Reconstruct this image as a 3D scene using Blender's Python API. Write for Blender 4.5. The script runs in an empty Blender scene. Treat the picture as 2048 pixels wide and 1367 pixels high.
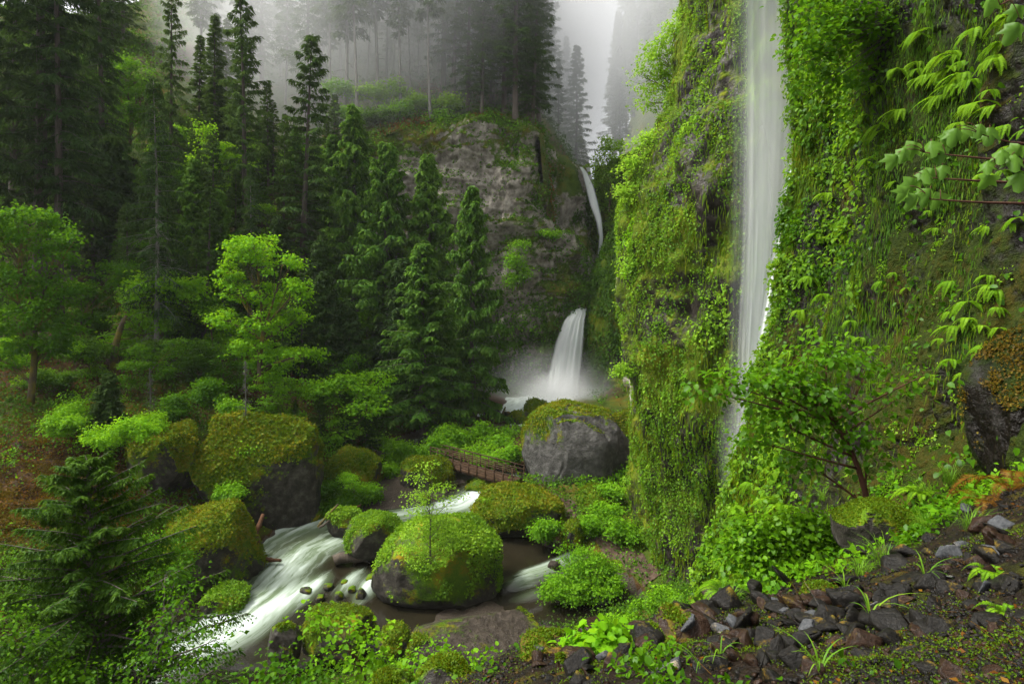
import bpy, bmesh, math
import numpy as np
R = math.radians
SC = bpy.context.scene
COL = SC.collection

# ---------------------------------------------------------------- camera, sky, sun, exposure
F = 1220.0          # focal length in photo pixels (2048 wide)
EYE = 20.0          # eye height above the lower stream
HZ = 600.0          # photo row of the horizon
cam = bpy.data.cameras.new("camera"); cam_o = bpy.data.objects.new("camera", cam); COL.objects.link(cam_o)
cam.sensor_width = 36.0; cam.lens = 36.0 * F / 2048.0
cam.shift_y = -(683.5 - HZ) / 2048.0
cam.clip_start = 0.1; cam.clip_end = 3000
cam_o.location = (0, 0, EYE); cam_o.rotation_euler = (R(90), 0, 0)
SC.camera = cam_o

SUN_EL, SUN_ROT = R(56), R(-85)      # high, from up the gorge a little to the left
w = bpy.data.worlds.new("World"); SC.world = w; w.use_nodes = True
wn = w.node_tree; bg = wn.nodes["Background"]
sky = wn.nodes.new("ShaderNodeTexSky"); sky.sky_type = 'NISHITA'; sky.sun_disc = False
sky.sun_elevation = SUN_EL; sky.sun_rotation = SUN_ROT; sky.air_density = 1.0; sky.dust_density = 4.0; sky.ozone_density = 1.0
hs = wn.nodes.new("ShaderNodeHueSaturation"); hs.inputs["Saturation"].default_value = 0.12
wn.links.new(sky.outputs[0], hs.inputs["Color"]); wn.links.new(hs.outputs[0], bg.inputs["Color"])
bg.inputs["Strength"].default_value = 0.15
sun = bpy.data.lights.new("sun", 'SUN'); sun.energy = 2.4; sun.angle = R(14); sun.color = (1.0, 0.97, 0.9)
sun_o = bpy.data.objects.new("sun", sun); COL.objects.link(sun_o)
sun_o.rotation_euler = (R(90) - SUN_EL, 0, R(180) - SUN_ROT)
sun_o.location = (0, 0, 150)
SC.view_settings.view_transform = 'Standard'; SC.view_settings.look = 'None'
SC.view_settings.gamma = 1.0; SC.view_settings.exposure = 1.42
cy = SC.cycles
cy.use_denoising = True
cy.max_bounces = 6; cy.diffuse_bounces = 3; cy.glossy_bounces = 2; cy.transmission_bounces = 3
cy.transparent_max_bounces = 24; cy.volume_bounces = 2
cy.sample_clamp_indirect = 4.0

# ---------------------------------------------------------------- helpers
def rs(seed): return np.random.default_rng(seed)
def nrm(v): return v / np.maximum(np.linalg.norm(v, axis=-1, keepdims=True), 1e-9)
def W(px, py, d): return np.stack(np.broadcast_arrays((np.asarray(px, float) - 1024) / F * d, np.asarray(d, float), EYE - (np.asarray(py, float) - HZ) / F * d), -1)
def lerp(a, b, t): return a + (b - a) * t
def sstep(a, b, x):
    t = np.clip((x - a) / (b - a), 0, 1); return t * t * (3 - 2 * t)

def _h(ix, iy, iz, s):
    h = (ix * 374761393 + iy * 668265263 + iz * 2147483647 + s * 974634777) & 0xFFFFFFFF
    h = ((h ^ (h >> 13)) * 1274126177) & 0xFFFFFFFF
    h = ((h ^ (h >> 15)) * 2246822519) & 0xFFFFFFFF
    return ((h ^ (h >> 16)) & 0xFFFFFF) / float(0xFFFFFF)
def vnoise(P, seed=0):
    P = np.asarray(P, float); I = np.floor(P).astype(np.int64); f = P - I; u = f * f * (3 - 2 * f)
    x, y, z = I[..., 0], I[..., 1], I[..., 2]; r = 0
    for dx in (0, 1):
        for dy in (0, 1):
            for dz in (0, 1):
                wgt = (u[..., 0] if dx else 1 - u[..., 0]) * (u[..., 1] if dy else 1 - u[..., 1]) * (u[..., 2] if dz else 1 - u[..., 2])
                r = r + wgt * _h(x + dx, y + dy, z + dz, seed)
    return r
def fbm(P, scale=1.0, octv=4, seed=0, gain=0.5):
    P = np.asarray(P, float) * scale; a, s, t = 1.0, 0.0, 0.0
    for o in range(octv):
        s = s + a * (vnoise(P + o * 17.3, seed + o) - 0.5) * 2; t += a; a *= gain; P = P * 2.03
    return s / t
def ridged(P, scale=1.0, octv=3, seed=0):
    P = np.asarray(P, float) * scale; a, s, t = 1.0, 0.0, 0.0
    for o in range(octv):
        s = s + a * (1 - np.abs(vnoise(P + o * 9.1, seed + o) - 0.5) * 2); t += a; a *= 0.5; P = P * 2.1
    return s / t

def mesh_np(name, V, polys, attrs=None, smooth=False):
    """polys: list of (n,k) index arrays"""
    me = bpy.data.meshes.new(name); V = np.asarray(V, np.float32)
    me.vertices.add(len(V)); me.vertices.foreach_set("co", V.ravel())
    polys = [np.asarray(p, np.int32) for p in polys if len(p)]
    nl = sum(p.size for p in polys); npo = sum(len(p) for p in polys)
    me.loops.add(nl); me.loops.foreach_set("vertex_index", np.concatenate([p.ravel() for p in polys]))
    tot = np.concatenate([np.full(len(p), p.shape[1], np.int32) for p in polys])
    st = np.zeros(npo, np.int32); st[1:] = np.cumsum(tot)[:-1]
    me.polygons.add(npo); me.polygons.foreach_set("loop_start", st); me.polygons.foreach_set("loop_total", tot)
    if smooth: me.polygons.foreach_set("use_smooth", np.ones(npo, bool))
    for k, a in (attrs or {}).items():
        at = me.attributes.new(k, 'FLOAT', 'POINT'); at.data.foreach_set("value", np.asarray(a, np.float32))
    me.update(calc_edges=True); me.validate(verbose=False)
    return me

class Acc:
    def __init__(s): s.V = []; s.P = {}; s.A = []; s.n = 0
    def add(s, V, P, rnd=0.5):
        V = np.asarray(V).reshape(-1, 3); P = np.asarray(P)
        s.V.append(V); s.P.setdefault(P.shape[1], []).append(P + s.n)
        s.A.append(np.broadcast_to(np.asarray(rnd, float), (len(V),))); s.n += len(V)
    def mesh(s, name, smooth=False):
        return mesh_np(name, np.concatenate(s.V), [np.concatenate(v) for v in s.P.values()], {"rnd": np.concatenate(s.A)}, smooth)

def link(name, me, mat, parent=None, loc=None):
    o = bpy.data.objects.new(name, me); COL.objects.link(o)
    if me is not None and mat is not None and not me.materials: me.materials.append(mat)
    if parent: o.parent = parent
    if loc is not None: o.location = loc
    return o
def tag(o, label=None, cat=None, group=None, kind=None):
    if label: o["label"] = label
    if cat: o["category"] = cat
    if group: o["group"] = group
    if kind: o["kind"] = kind
    return o
def thing(name, loc, label, cat, group=None, rot=(0, 0, 0), sc=(1, 1, 1)):
    o = bpy.data.objects.new(name, None); COL.objects.link(o); o.empty_display_size = 0.2
    o.location = loc; o.rotation_euler = rot; o.scale = sc if hasattr(sc, '__len__') else (sc, sc, sc)
    return tag(o, label, cat, group)
def copy_tree(o, parent=None):
    c = o.copy(); COL.objects.link(c); c.parent = parent
    for ch in list(o.children): copy_tree(ch, c)
    return c

def leaves(acc, B, D, N, L, Wd, rnd, fold=0.18, droop=0.12, mid=0.42):
    """rhombic leaves: base B, tip direction D, normal N"""
    B = np.asarray(B); n = len(B); D = nrm(D); S = nrm(np.cross(D, N)); N = nrm(np.cross(S, D))
    L = np.broadcast_to(L, (n,))[:, None]; Wd = np.broadcast_to(Wd, (n,))[:, None]
    m = B + D * L * mid + N * Wd * fold
    V = np.stack([B, m + S * Wd * .5, B + D * L - N * L * droop, m - S * Wd * .5], 1).reshape(-1, 3)
    acc.add(V, np.arange(4 * n).reshape(-1, 4), np.repeat(np.broadcast_to(rnd, (n,)), 4))
def leaves6(acc, B, D, N, L, Wd, rnd, fold=0.15, droop=0.2):
    """rounder leaf of two bent quads"""
    B = np.asarray(B); n = len(B); D = nrm(D); S = nrm(np.cross(D, N)); N = nrm(np.cross(S, D))
    L = np.broadcast_to(L, (n,))[:, None]; Wd = np.broadcast_to(Wd, (n,))[:, None]
    a = B + D * L * .22 + N * Wd * fold; c = B + D * L * .66 + N * (Wd * fold - L * droop * .4)
    k = B + D * L * .45 - N * L * droop * .1
    V = np.stack([B, a + S * Wd * .42, c + S * Wd * .4, B + D * L - N * L * droop, c - S * Wd * .4, a - S * Wd * .42, k], 1).reshape(-1, 3)
    i = np.arange(n)[:, None] * 7
    P = np.concatenate([i + np.array([[0, 1, 2, 6]]), i + np.array([[6, 2, 3, 4]]), i + np.array([[0, 6, 4, 5]])], 0)
    acc.add(V, P, np.repeat(np.broadcast_to(rnd, (n,)), 7))
def tube(acc, pts, rad, sides=6, rnd=0.5, cap=True):
    pts = np.asarray(pts, float); K = len(pts); rad = np.broadcast_to(rad, (K,))
    T = nrm(np.gradient(pts, axis=0)); ref = np.array([1., 0, 0]) if abs(T[0][0]) < .8 else np.array([0, 1., 0])
    S = nrm(np.cross(T, ref)); U = np.cross(S, T); a = np.arange(sides) / sides * 2 * np.pi
    V = pts[:, None] + rad[:, None, None] * (np.cos(a)[None, :, None] * S[:, None] + np.sin(a)[None, :, None] * U[:, None])
    i = np.arange(K - 1)[:, None] * sides; j = np.arange(sides)[None]; j2 = (j + 1) % sides
    Q = np.stack([i + j, i + j2, i + sides + j2, i + sides + j], -1).reshape(-1, 4)
    V = V.reshape(-1, 3)
    acc.add(V, Q, rnd)
    if cap and sides > 3:
        b = acc.n - len(V)
        acc.P.setdefault(sides, []).append((np.arange(sides)[::-1] + b)[None]); acc.P[sides].append((np.arange(sides) + b + (K - 1) * sides)[None])
def sticks(acc, A, B, ra, rb, rnd=0.5, sides=3):
    A = np.asarray(A, float); B = np.asarray(B, float); n = len(A)
    if n == 0: return
    T = nrm(B - A); ref = np.where(np.abs(T[:, :1]) < .8, np.array([[1., 0, 0]]), np.array([[0, 1., 0]]))
    S = nrm(np.cross(T, ref)); U = np.cross(S, T); a = np.arange(sides) / sides * 2 * np.pi
    ring = np.cos(a)[None, :, None] * S[:, None] + np.sin(a)[None, :, None] * U[:, None]
    ra = np.broadcast_to(ra, (n,))[:, None, None]; rb = np.broadcast_to(rb, (n,))[:, None, None]
    V = np.concatenate([A[:, None] + ring * ra, B[:, None] + ring * rb], 1)
    i = np.arange(n)[:, None] * 2 * sides; j = np.arange(sides)[None]; j2 = (j + 1) % sides
    Q = np.stack([i + j, i + j2, i + sides + j2, i + sides + j], -1).reshape(-1, 4)
    acc.add(V.reshape(-1, 3), Q, np.repeat(np.broadcast_to(rnd, (n,)), 2 * sides))
def bez(a, b, c, n=8):
    t = np.linspace(0, 1, n)[:, None]; a, b, c = map(np.asarray, (a, b, c))
    return (1 - t) ** 2 * a + 2 * t * (1 - t) * b + t * t * c

def grid_quads(nu, nv):
    i = np.arange(nu - 1)[:, None] * nv; j = np.arange(nv - 1)[None]
    return np.stack([i + j, i + nv + j, i + nv + j + 1, i + j + 1], -1).reshape(-1, 4)
def scatter(V, Q, n, rng, wfun=None):
    """random points on a quad mesh -> positions, normals"""
    A, B, C, D = V[Q[:, 0]], V[Q[:, 1]], V[Q[:, 2]], V[Q[:, 3]]
    N = np.cross(C - A, D - B); ar = np.linalg.norm(N, axis=1) * .5
    ctr = (A + B + C + D) / 4; Nn = nrm(N)
    wt = ar * (wfun(ctr, Nn) if wfun else 1.0)
    c = np.cumsum(wt); idx = np.minimum(np.searchsorted(c, rng.random(n) * c[-1]), len(Q) - 1)
    u, v = rng.random(n)[:, None], rng.random(n)[:, None]
    P = (A[idx] * (1 - u) + B[idx] * u) * (1 - v) + (D[idx] * (1 - u) + C[idx] * u) * v
    return P, Nn[idx]

# ---------------------------------------------------------------- materials
class MT:
    def __init__(s, name):
        s.m = bpy.data.materials.new(name); s.m.use_nodes = True; s.t = s.m.node_tree; s.t.nodes.clear()
        s.out = s.t.nodes.new("ShaderNodeOutputMaterial")
    def n(s, typ, ins=None, **kw):
        nd = s.t.nodes.new("ShaderNode" + typ)
        for k, v in kw.items(): setattr(nd, k, v)
        for k, v in (ins or {}).items():
            if isinstance(v, bpy.types.NodeSocket): s.t.links.new(v, nd.inputs[k])
            else: nd.inputs[k].default_value = v
        return nd
    def attr(s, name): return s.n("Attribute", attribute_name=name).outputs["Fac"]
    def noise(s, vec, scale, det=4, rough=.6):
        return s.n("TexNoise", {"Vector": vec, "Scale": scale, "Detail": det, "Roughness": rough}).outputs["Fac"]
    def math(s, op, a, b=0.0, c=0.0, clamp=False):
        nd = s.n("Math", {0: a, 1: b, 2: c}, operation=op); nd.use_clamp = clamp; return nd.outputs[0]
    def ramp(s, fac, stops):
        nd = s.n("ValToRGB", {"Fac": fac}); cr = nd.color_ramp
        while len(cr.elements) < len(stops): cr.elements.new(0.5)
        for e, (p, c) in zip(cr.elements, stops): e.position = p; e.color = (*c, 1) if hasattr(c, '__len__') else (c, c, c, 1)
        return nd.outputs[0]
    def mix(s, f, a, b):
        nd = s.n("Mix", data_type='RGBA')
        for k, v in ((0, f), (6, a), (7, b)):
            if isinstance(v, bpy.types.NodeSocket): s.t.links.new(v, nd.inputs[k])
            else: nd.inputs[k].default_value = (*v, 1) if hasattr(v, '__len__') else v
        return nd.outputs[2]
    def surf(s, sock): s.t.links.new(sock, s.out.inputs["Surface"]); return s.m
    def obj(s): return s.n("TexCoord").outputs["Object"]
    def pos(s): return s.n("NewGeometry").outputs["Position"]

def leaf_mat(name, dark, mid, light, trans=.35, gloss=.004, rough=.5):
    M = MT(name)
    oi = M.n("ObjectInfo").outputs["Random"]
    f = M.math('ADD', M.math('MULTIPLY', M.attr("rnd"), .8), M.math('MULTIPLY', oi, .2))
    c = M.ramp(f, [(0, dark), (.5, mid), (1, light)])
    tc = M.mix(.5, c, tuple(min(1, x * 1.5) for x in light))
    d = M.n("BsdfDiffuse", {"Color": c}).outputs[0]; t = M.n("BsdfTranslucent", {"Color": tc}).outputs[0]
    s = M.n("MixShader", {0: trans, 1: d, 2: t}).outputs[0]
    g = M.n("BsdfGlossy", {"Color": (1, 1, 1, 1), "Roughness": rough}).outputs[0]
    return M.surf(M.n("MixShader", {0: gloss, 1: s, 2: g}).outputs[0])

def rock_mat(name, rock, moss, rscale=1.2, wet=.6, mscale=2.0, bump=.5, obj=True, soft=.25, spec=.12):
    """rock: 3 colours dark..light, moss: 3 colours; 'moss' attribute says where it grows"""
    M = MT(name); p = M.obj() if obj else M.pos()
    n1 = M.noise(p, rscale, 6, .65); n2 = M.noise(p, mscale * .35, 4, .6); n3 = M.noise(p, mscale * 6, 3, .7)
    vor = M.n("TexVoronoi", {"Vector": M.n("VectorMath", {0: p, 1: M.n("TexNoise", {"Vector": p, "Scale": rscale * 1.1, "Detail": 3.0}).outputs["Color"]}, operation='ADD').outputs[0], "Scale": rscale * 1.3}, feature='DISTANCE_TO_EDGE').outputs["Distance"]
    rc = M.ramp(n1, [(.3, rock[0]), (.52, rock[1]), (.75, rock[2])])
    mixn = M.math('ADD', M.math('MULTIPLY', n2, .65), M.math('MULTIPLY', n3, .35))
    mc = M.ramp(mixn, [(.34, moss[0]), (.5, moss[1]), (.64, moss[2])])
    a = M.math('ADD', M.attr("moss"), M.math('MULTIPLY', M.math('SUBTRACT', M.noise(p, mscale * 1.7, 6, .7), .5), 1.1))
    mk = M.n("MapRange", {"Value": a, "From Min": .5 - soft * .5, "From Max": .5 + soft * .5}, interpolation_type='SMOOTHSTEP').outputs[0]
    col = M.mix(mk, rc, mc)
    hgt = M.math('ADD', M.math('MULTIPLY', n1, 1.0), M.math('MULTIPLY', M.math('MULTIPLY', n3, .5), mk))
    hgt = M.math('ADD', hgt, M.math('MULTIPLY', M.math('MINIMUM', vor, .08), .5))
    bp = M.n("Bump", {"Strength": bump, "Distance": .25, "Height": hgt}).outputs[0]
    ro = M.n("MapRange", {"Value": mk, "To Min": 1 - wet, "To Max": .95}).outputs[0]
    return M.surf(M.n("BsdfPrincipled", {"Base Color": col, "Roughness": ro, "Normal": bp, "Specular IOR Level": spec}).outputs[0])

def bark_mat(name, c0, c1, moss=None):
    M = MT(name); p = M.obj()
    mp = M.n("Mapping", {"Vector": p, "Scale": (6, 6, .8)}).outputs[0]
    n = M.noise(mp, 1.5, 5, .7); c = M.ramp(n, [(.3, c0), (.7, c1)])
    if moss: c = M.mix(M.ramp(M.noise(p, .9, 4), [(.45, 0.), (.6, 1.)]), c, moss)
    b = M.n("Bump", {"Strength": .6, "Distance": .05, "Height": n}).outputs[0]
    return M.surf(M.n("BsdfPrincipled", {"Base Color": c, "Roughness": .85, "Normal": b, "Specular IOR Level": .2}).outputs[0])

MOSS = ((.02, .05, .002), (.07, .13, .004), (.18, .11, .004))
MOSSG = ((.03, .075, .008), (.085, .16, .012), (.17, .18, .015))
M_fir = leaf_mat("fir_needles", (.011, .036, .007), (.036, .082, .014), (.09, .145, .02), .28)
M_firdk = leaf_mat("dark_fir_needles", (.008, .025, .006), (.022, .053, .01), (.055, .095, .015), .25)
M_cedar = leaf_mat("cedar_sprays", (.01, .042, .006), (.045, .118, .011), (.115, .22, .018), .32)
M_hem = leaf_mat("hemlock_needles", (.008, .026, .003), (.022, .06, .005), (.07, .14, .008), .3)
M_maple = leaf_mat("maple_leaves", (.05, .16, .003), (.115, .29, .005), (.24, .42, .008), .42)
M_mapdk = leaf_mat("shade_toned_maple_leaves", (0.01708, 0.065, 0.002), (0.04392, 0.13, 0.003), (0.1037, 0.22, 0.005), .42)  # darker copy of the maple greens, with shade put into the colour
M_pale = leaf_mat("pale_spring_leaves", (.07, .18, .008), (.16, .31, .014), (.27, .42, .03), .45)
M_shrub = leaf_mat("thimbleberry_leaves", (0.0366, 0.12, 0.003), (0.0915, 0.23, 0.005), (0.183, 0.35, 0.008), .38)
M_near = leaf_mat("glossy_near_leaves", (0.01464, 0.05, 0.0015), (0.05124, 0.14, 0.003), (0.1342, 0.28, 0.006), .38, .006, .4)
M_fern = leaf_mat("fern_fronds", (0.0366, 0.12, 0.003), (0.0976, 0.23, 0.006), (0.2074, 0.35, 0.01), .4)
M_grass = leaf_mat("grass_blades", (.05, .13, .012), (.1, .23, .014), (.2, .32, .02), .4, .005)
M_ivy = leaf_mat("wall_leaves", (.035, .1, .004), (.1, .21, .006), (.24, .38, .015), .35, .006)
M_mossb = leaf_mat("moss_tips", (.03, .07, .002), (.08, .15, .004), (.19, .15, .006), .3)
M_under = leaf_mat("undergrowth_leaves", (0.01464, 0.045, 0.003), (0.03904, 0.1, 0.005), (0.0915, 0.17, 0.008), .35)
M_brmoss = leaf_mat("brown_moss_tips", (.03, .02, .003), (.085, .05, .005), (.13, .11, .007), .25)
M_redfern = leaf_mat("dry_fern_fronds", (.06, .02, .004), (.12, .05, .006), (.2, .11, .01), .3)
M_bark = bark_mat("fir_bark", (.035, .028, .022), (.11, .09, .075))
M_barkp = bark_mat("grey_bark", (.09, .085, .075), (.24, .22, .2))
M_barkm = bark_mat("mossy_bark", (.04, .03, .018), (.09, .07, .04), (.13, .11, .012))
M_twig = bark_mat("red_brown_twigs", (.045, .02, .012), (.12, .05, .03))
M_lich = bark_mat("lichened_twigs", (.03, .03, .022), (.14, .14, .11))
M_wood = bark_mat("weathered_timber", (.03, .016, .008), (.085, .047, .024))
M_drift = bark_mat("wet_driftwood", (.03, .023, .017), (.1, .08, .06))
M_rotten = bark_mat("rotten_red_wood", (.025, .011, .005), (.1, .042, .014))

ROCKG = ((.1, .095, .085), (.21, .195, .18), (.33, .31, .29))
M_boul = rock_mat("mossy_boulder", ((.012, .011, .009), (.035, .031, .025), (.09, .08, .068)), MOSS, 1.6, .5)
M_bgrey = rock_mat("grey_boulder", ((.028, .027, .024), (.066, .063, .057), (.135, .13, .12)), MOSS, 1.8, .45, bump=.8)
M_slab = rock_mat("brown_slab", ((.016, .012, .008), (.036, .028, .02), (.075, .06, .046)), MOSS, 3.0, .5, bump=.9)
M_cliff = rock_mat("cliff_rock", ((.06, .052, .04), (.2, .178, .145), (.36, .33, .28)), ((.015, .035, .004), (.045, .075, .006), (.1, .075, .01)), .8, .35, .5, 1.0, False)
M_wall = rock_mat("mossy_wall", ((.01, .009, .007), (.028, .023, .018), (.08, .07, .06)), ((.02, .04, .002), (.06, .09, .004), (.12, .13, .006)), 1.1, .65, 1.0, .8, False, .35)
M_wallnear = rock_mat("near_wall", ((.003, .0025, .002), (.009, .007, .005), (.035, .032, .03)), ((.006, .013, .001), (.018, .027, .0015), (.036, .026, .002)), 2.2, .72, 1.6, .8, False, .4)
M_ground = rock_mat("forest_floor", ((.012, .006, .0015), (.036, .017, .004), (.07, .036, .008)), ((.015, .035, .003), (.04, .06, .004), (.09, .06, .005)), .9, .2, .8, .7, False, .4)
M_bar = rock_mat("stream_gravel", ((.022, .016, .011), (.042, .032, .023), (.08, .064, .048)), MOSS, 7.0, .5, 1, .6, False)
M_dirt = rock_mat("path_dirt", ((.03, .018, .011), (.055, .035, .022), (.09, .062, .042)), MOSS, 3.0, .3, 1, .4, False)
M_talus = rock_mat("talus_soil", ((.004, .003, .002), (.01, .006, .003), (.024, .014, .007)), ((.018, .022, .002), (.04, .042, .003), (.075, .04, .004)), 4.0, .5, 3, .8, False)
M_stone = rock_mat("wet_black_stone", ((.004, .0037, .003), (.0085, .0075, .006), (.022, .019, .015)), ((.05, .045, .005), (.1, .075, .008), (.13, .07, .01)), 5.0, .6, 5, .35)
M_stoneb = rock_mat("wet_brown_stone", ((.009, .005, .003), (.022, .012, .007), (.05, .03, .02)), ((.05, .045, .005), (.1, .075, .008), (.13, .07, .01)), 5.0, .72, 5, .35)
M_stoneg = rock_mat("grey_flat_stone", ((.025, .027, .029), (.05, .052, .054), (.085, .085, .085)), ((.1, .08, .05), (.2, .165, .11), (.27, .23, .16)), 6.0, .5, 6, .3)

# ---------------------------------------------------------------- terrain
WLY = [10, 20, 33, 38, 45, 52, 58, 70, 82, 140]
WLZ = [-2.2, -1.0, 0, .8, 1.5, 2.2, 2.8, 4.4, 5, 5]
def wl(y): return np.interp(y, WLY, WLZ)
def wat(px, py):
    ds = np.linspace(12, 130, 2400); z = EYE - (py - HZ) / F * ds
    i = np.argmax(z <= wl(ds)); return W(px, py, ds[i])

class RBF:
    def __init__(s, P, sm=1e-3):
        P = np.asarray(P, float); s.c = P[:, :2]; n = len(P)
        K = np.linalg.norm(s.c[:, None] - s.c[None], axis=-1) - np.eye(n) * sm
        A = np.zeros((n + 3, n + 3)); A[:n, :n] = K; A[:n, n] = 1; A[:n, n + 1:] = s.c; A[n, :n] = 1; A[n + 1:, :n] = s.c.T
        s.w = np.linalg.solve(A, np.concatenate([P[:, 2], np.zeros(3)]))
    def __call__(s, x, y):
        x, y = np.broadcast_arrays(np.asarray(x, float), np.asarray(y, float)); q = np.stack([x.ravel(), y.ravel()], -1); out = np.zeros(len(q)); n = len(s.c)
        for i in range(0, len(q), 20000):
            k = np.linalg.norm(q[i:i + 20000, None] - s.c[None], axis=-1)
            out[i:i + 20000] = k @ s.w[:n] + s.w[n] + q[i:i + 20000] @ s.w[n + 1:]
        return out.reshape(x.shape)

STREAM = [(1110, 800, 0), (1050, 818, 0), (1010, 958, 0), (930, 1005, 0), (850, 1020, 0), (760, 1045, 0), (650, 1070, 0), (580, 1110, 0), (520, 1160, 0), (450, 1220, 0), (330, 1300, 0), (200, 1367, 0), (0, 1500, 0),
          (1040, 1095, 0), (1090, 1120, 0), (1060, 1165, 0), (1120, 1225, 0), (1200, 1225, 0), (1250, 1200, 0), (700, 1130, 0), (640, 1200, 0), (560, 1240, 0), (700, 1300, 0), (500, 1330, 0), (800, 1250, 0), (760, 1200, 0)]
pts = []
for px, py, _ in STREAM:
    p = wat(px, py); pts.append((p[0], p[1], p[2] - .7))
BANK = [(975, 822), (990, 835), (870, 1003), (800, 1008), (720, 1022), (640, 1036), (560, 1052), (515, 1085), (490, 1120), (430, 1165), (385, 1185), (330, 1225), (250, 1300), (150, 1367), (1075, 1062), (1110, 1085), (1150, 1110), (1220, 1135), (1285, 1165), (1300, 1200), (1290, 1235), (1060, 975), (960, 1010), (1020, 1055)]
for px, py in BANK:
    p = wat(px, py); pts.append((p[0], p[1], p[2] + .35))
for px, py in [(900, 1225), (960, 1215), (990, 1190), (870, 1230), (930, 1245), (1010, 1215)]:   # gravel bar
    p = wat(px, py); pts.append((p[0], p[1], p[2] + .12))
HILL = [(0, 1367, 27), (0, 1200, 31), (150, 1100, 36), (300, 1060, 41), (0, 1000, 37), (0, 860, 44), (150, 880, 46), (300, 960, 46), (420, 980, 49),
        (300, 860, 52), (450, 870, 54), (560, 920, 54), (640, 945, 56), (750, 940, 62), (830, 915, 66), (0, 760, 55), (150, 740, 60), (300, 740, 62), (450, 760, 63),
        (600, 800, 64), (700, 840, 68), (800, 835, 74), (930, 838, 76), (960, 835, 80), (0, 600, 75), (100, 480, 85), (300, 600, 80), (450, 620, 78), (600, 700, 76), (750, 730, 86), (900, 760, 94),
        (0, 300, 100), (200, 300, 110), (300, 150, 125), (150, 50, 140), (400, 250, 120), (500, 350, 105), (600, 450, 98), (650, 300, 112), (-200, 200, 100), (-300, 600, 70), (-300, 900, 45), (-200, 1100, 35), (-200, 1367, 25), (450, 100, 150), (600, 150, 150),
        (860, 925, 61), (1040, 972, 52.5), (960, 900, 64), (1040, 890, 64), (900, 890, 66), (1000, 850, 74), (1040, 850, 76),
        (1150, 1010, 50), (1200, 1070, 45), (1290, 1150, 40), (1230, 985, 54), (1270, 950, 55), (1270, 1050, 47), (1300, 1000, 51), (1260, 860, 66), (1180, 880, 64), (1300, 840, 80), (1200, 830, 78),
        (1320, 1235, 30), (1380, 1200, 29), (1420, 1200, 25), (1000, 1450, 22), (800, 1560, 20), (1200, 1420, 22), (1400, 1300, 20), (600, 1560, 19), (300, 1560, 19), (0, 1500, 20), (1600, 1200, 30), (1600, 1000, 40)]
for px, py, d in HILL: pts.append(tuple(W(px, py, d)))
for x, y, z in [(12, 60, 8), (18, 90, 8), (14, 105, 5), (0, 105, 5), (-15, 105, 6), (-30, 140, 10), (0, 140, 5), (-5, 10, 8), (5, 10, 8), (-20, 10, 1), (-40, 10, 6), (20, 40, 10), (20, 20, 10)]: pts.append((x, y, z))
valley = RBF(pts, 1.2)
def gz(x, y):
    x = np.asarray(x, float); y = np.asarray(y, float)
    return valley(x, y)
GX = np.concatenate([np.linspace(-125, -45, 90), np.linspace(-44.5, 24, 260)]); GY = np.concatenate([np.linspace(9, 70, 260), np.linspace(70.6, 165, 130)])
gx, gy = np.meshgrid(GX, GY, indexing='ij'); g0 = gz(gx, gy)
P = np.stack([gx, gy, g0], -1)
above = sstep(.0, 1.0, g0 - wl(gy))
g1 = g0 + fbm(P, .25, 4, 3) * 1.0 * above + fbm(P, 1.3, 3, 8) * .28 * (.25 + .75 * above)
P[..., 2] = g1
def bil(GX, GY, Z, x, y):
    x = np.asarray(x, float); y = np.asarray(y, float)
    i = np.clip(np.searchsorted(GX, x) - 1, 0, len(GX) - 2); j = np.clip(np.searchsorted(GY, y) - 1, 0, len(GY) - 2)
    u = np.clip((x - GX[i]) / (GX[i + 1] - GX[i]), 0, 1); v = np.clip((y - GY[j]) / (GY[j + 1] - GY[j]), 0, 1)
    return (Z[i, j] * (1 - u) + Z[i + 1, j] * u) * (1 - v) + (Z[i, j + 1] * (1 - u) + Z[i + 1, j + 1] * u) * v
def gh(x, y): return bil(GX, GY, g1, x, y)
def pxof(P): return 1024 + P[..., 0] / P[..., 1] * F, HZ + (EYE - P[..., 2]) / P[..., 1] * F
GQ = grid_quads(len(GX), len(GY)); GV = P.reshape(-1, 3)
gm = .5 + fbm(GV, .12, 4, 21) * .9
scree = sstep(34, 40, GV[:, 1]) * sstep(-34, -30, GV[:, 0]) * 0
tx, ty = pxof(GV)
scree = np.exp(-(((tx - 110) / 190) ** 2 + ((ty - 990) / 110) ** 2)) * (GV[:, 1] < 60)     # the bare brown scree fan
gm = gm - scree * .5
wet = sstep(.5, .1, GV[:, 2] - wl(GV[:, 1])) * (GV[:, 1] < 75)
gm = gm - wet * 1.2
ground = tag(link("ground", mesh_np("ground", GV, [GQ], {"moss": gm}, True), M_ground), kind="structure")
# gravel material on faces close to the water
ground.data.materials.append(M_bar)
mi = (wet[GQ].mean(1) > .5).astype(np.int32); ground.data.polygons.foreach_set("material_index", mi)

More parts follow.
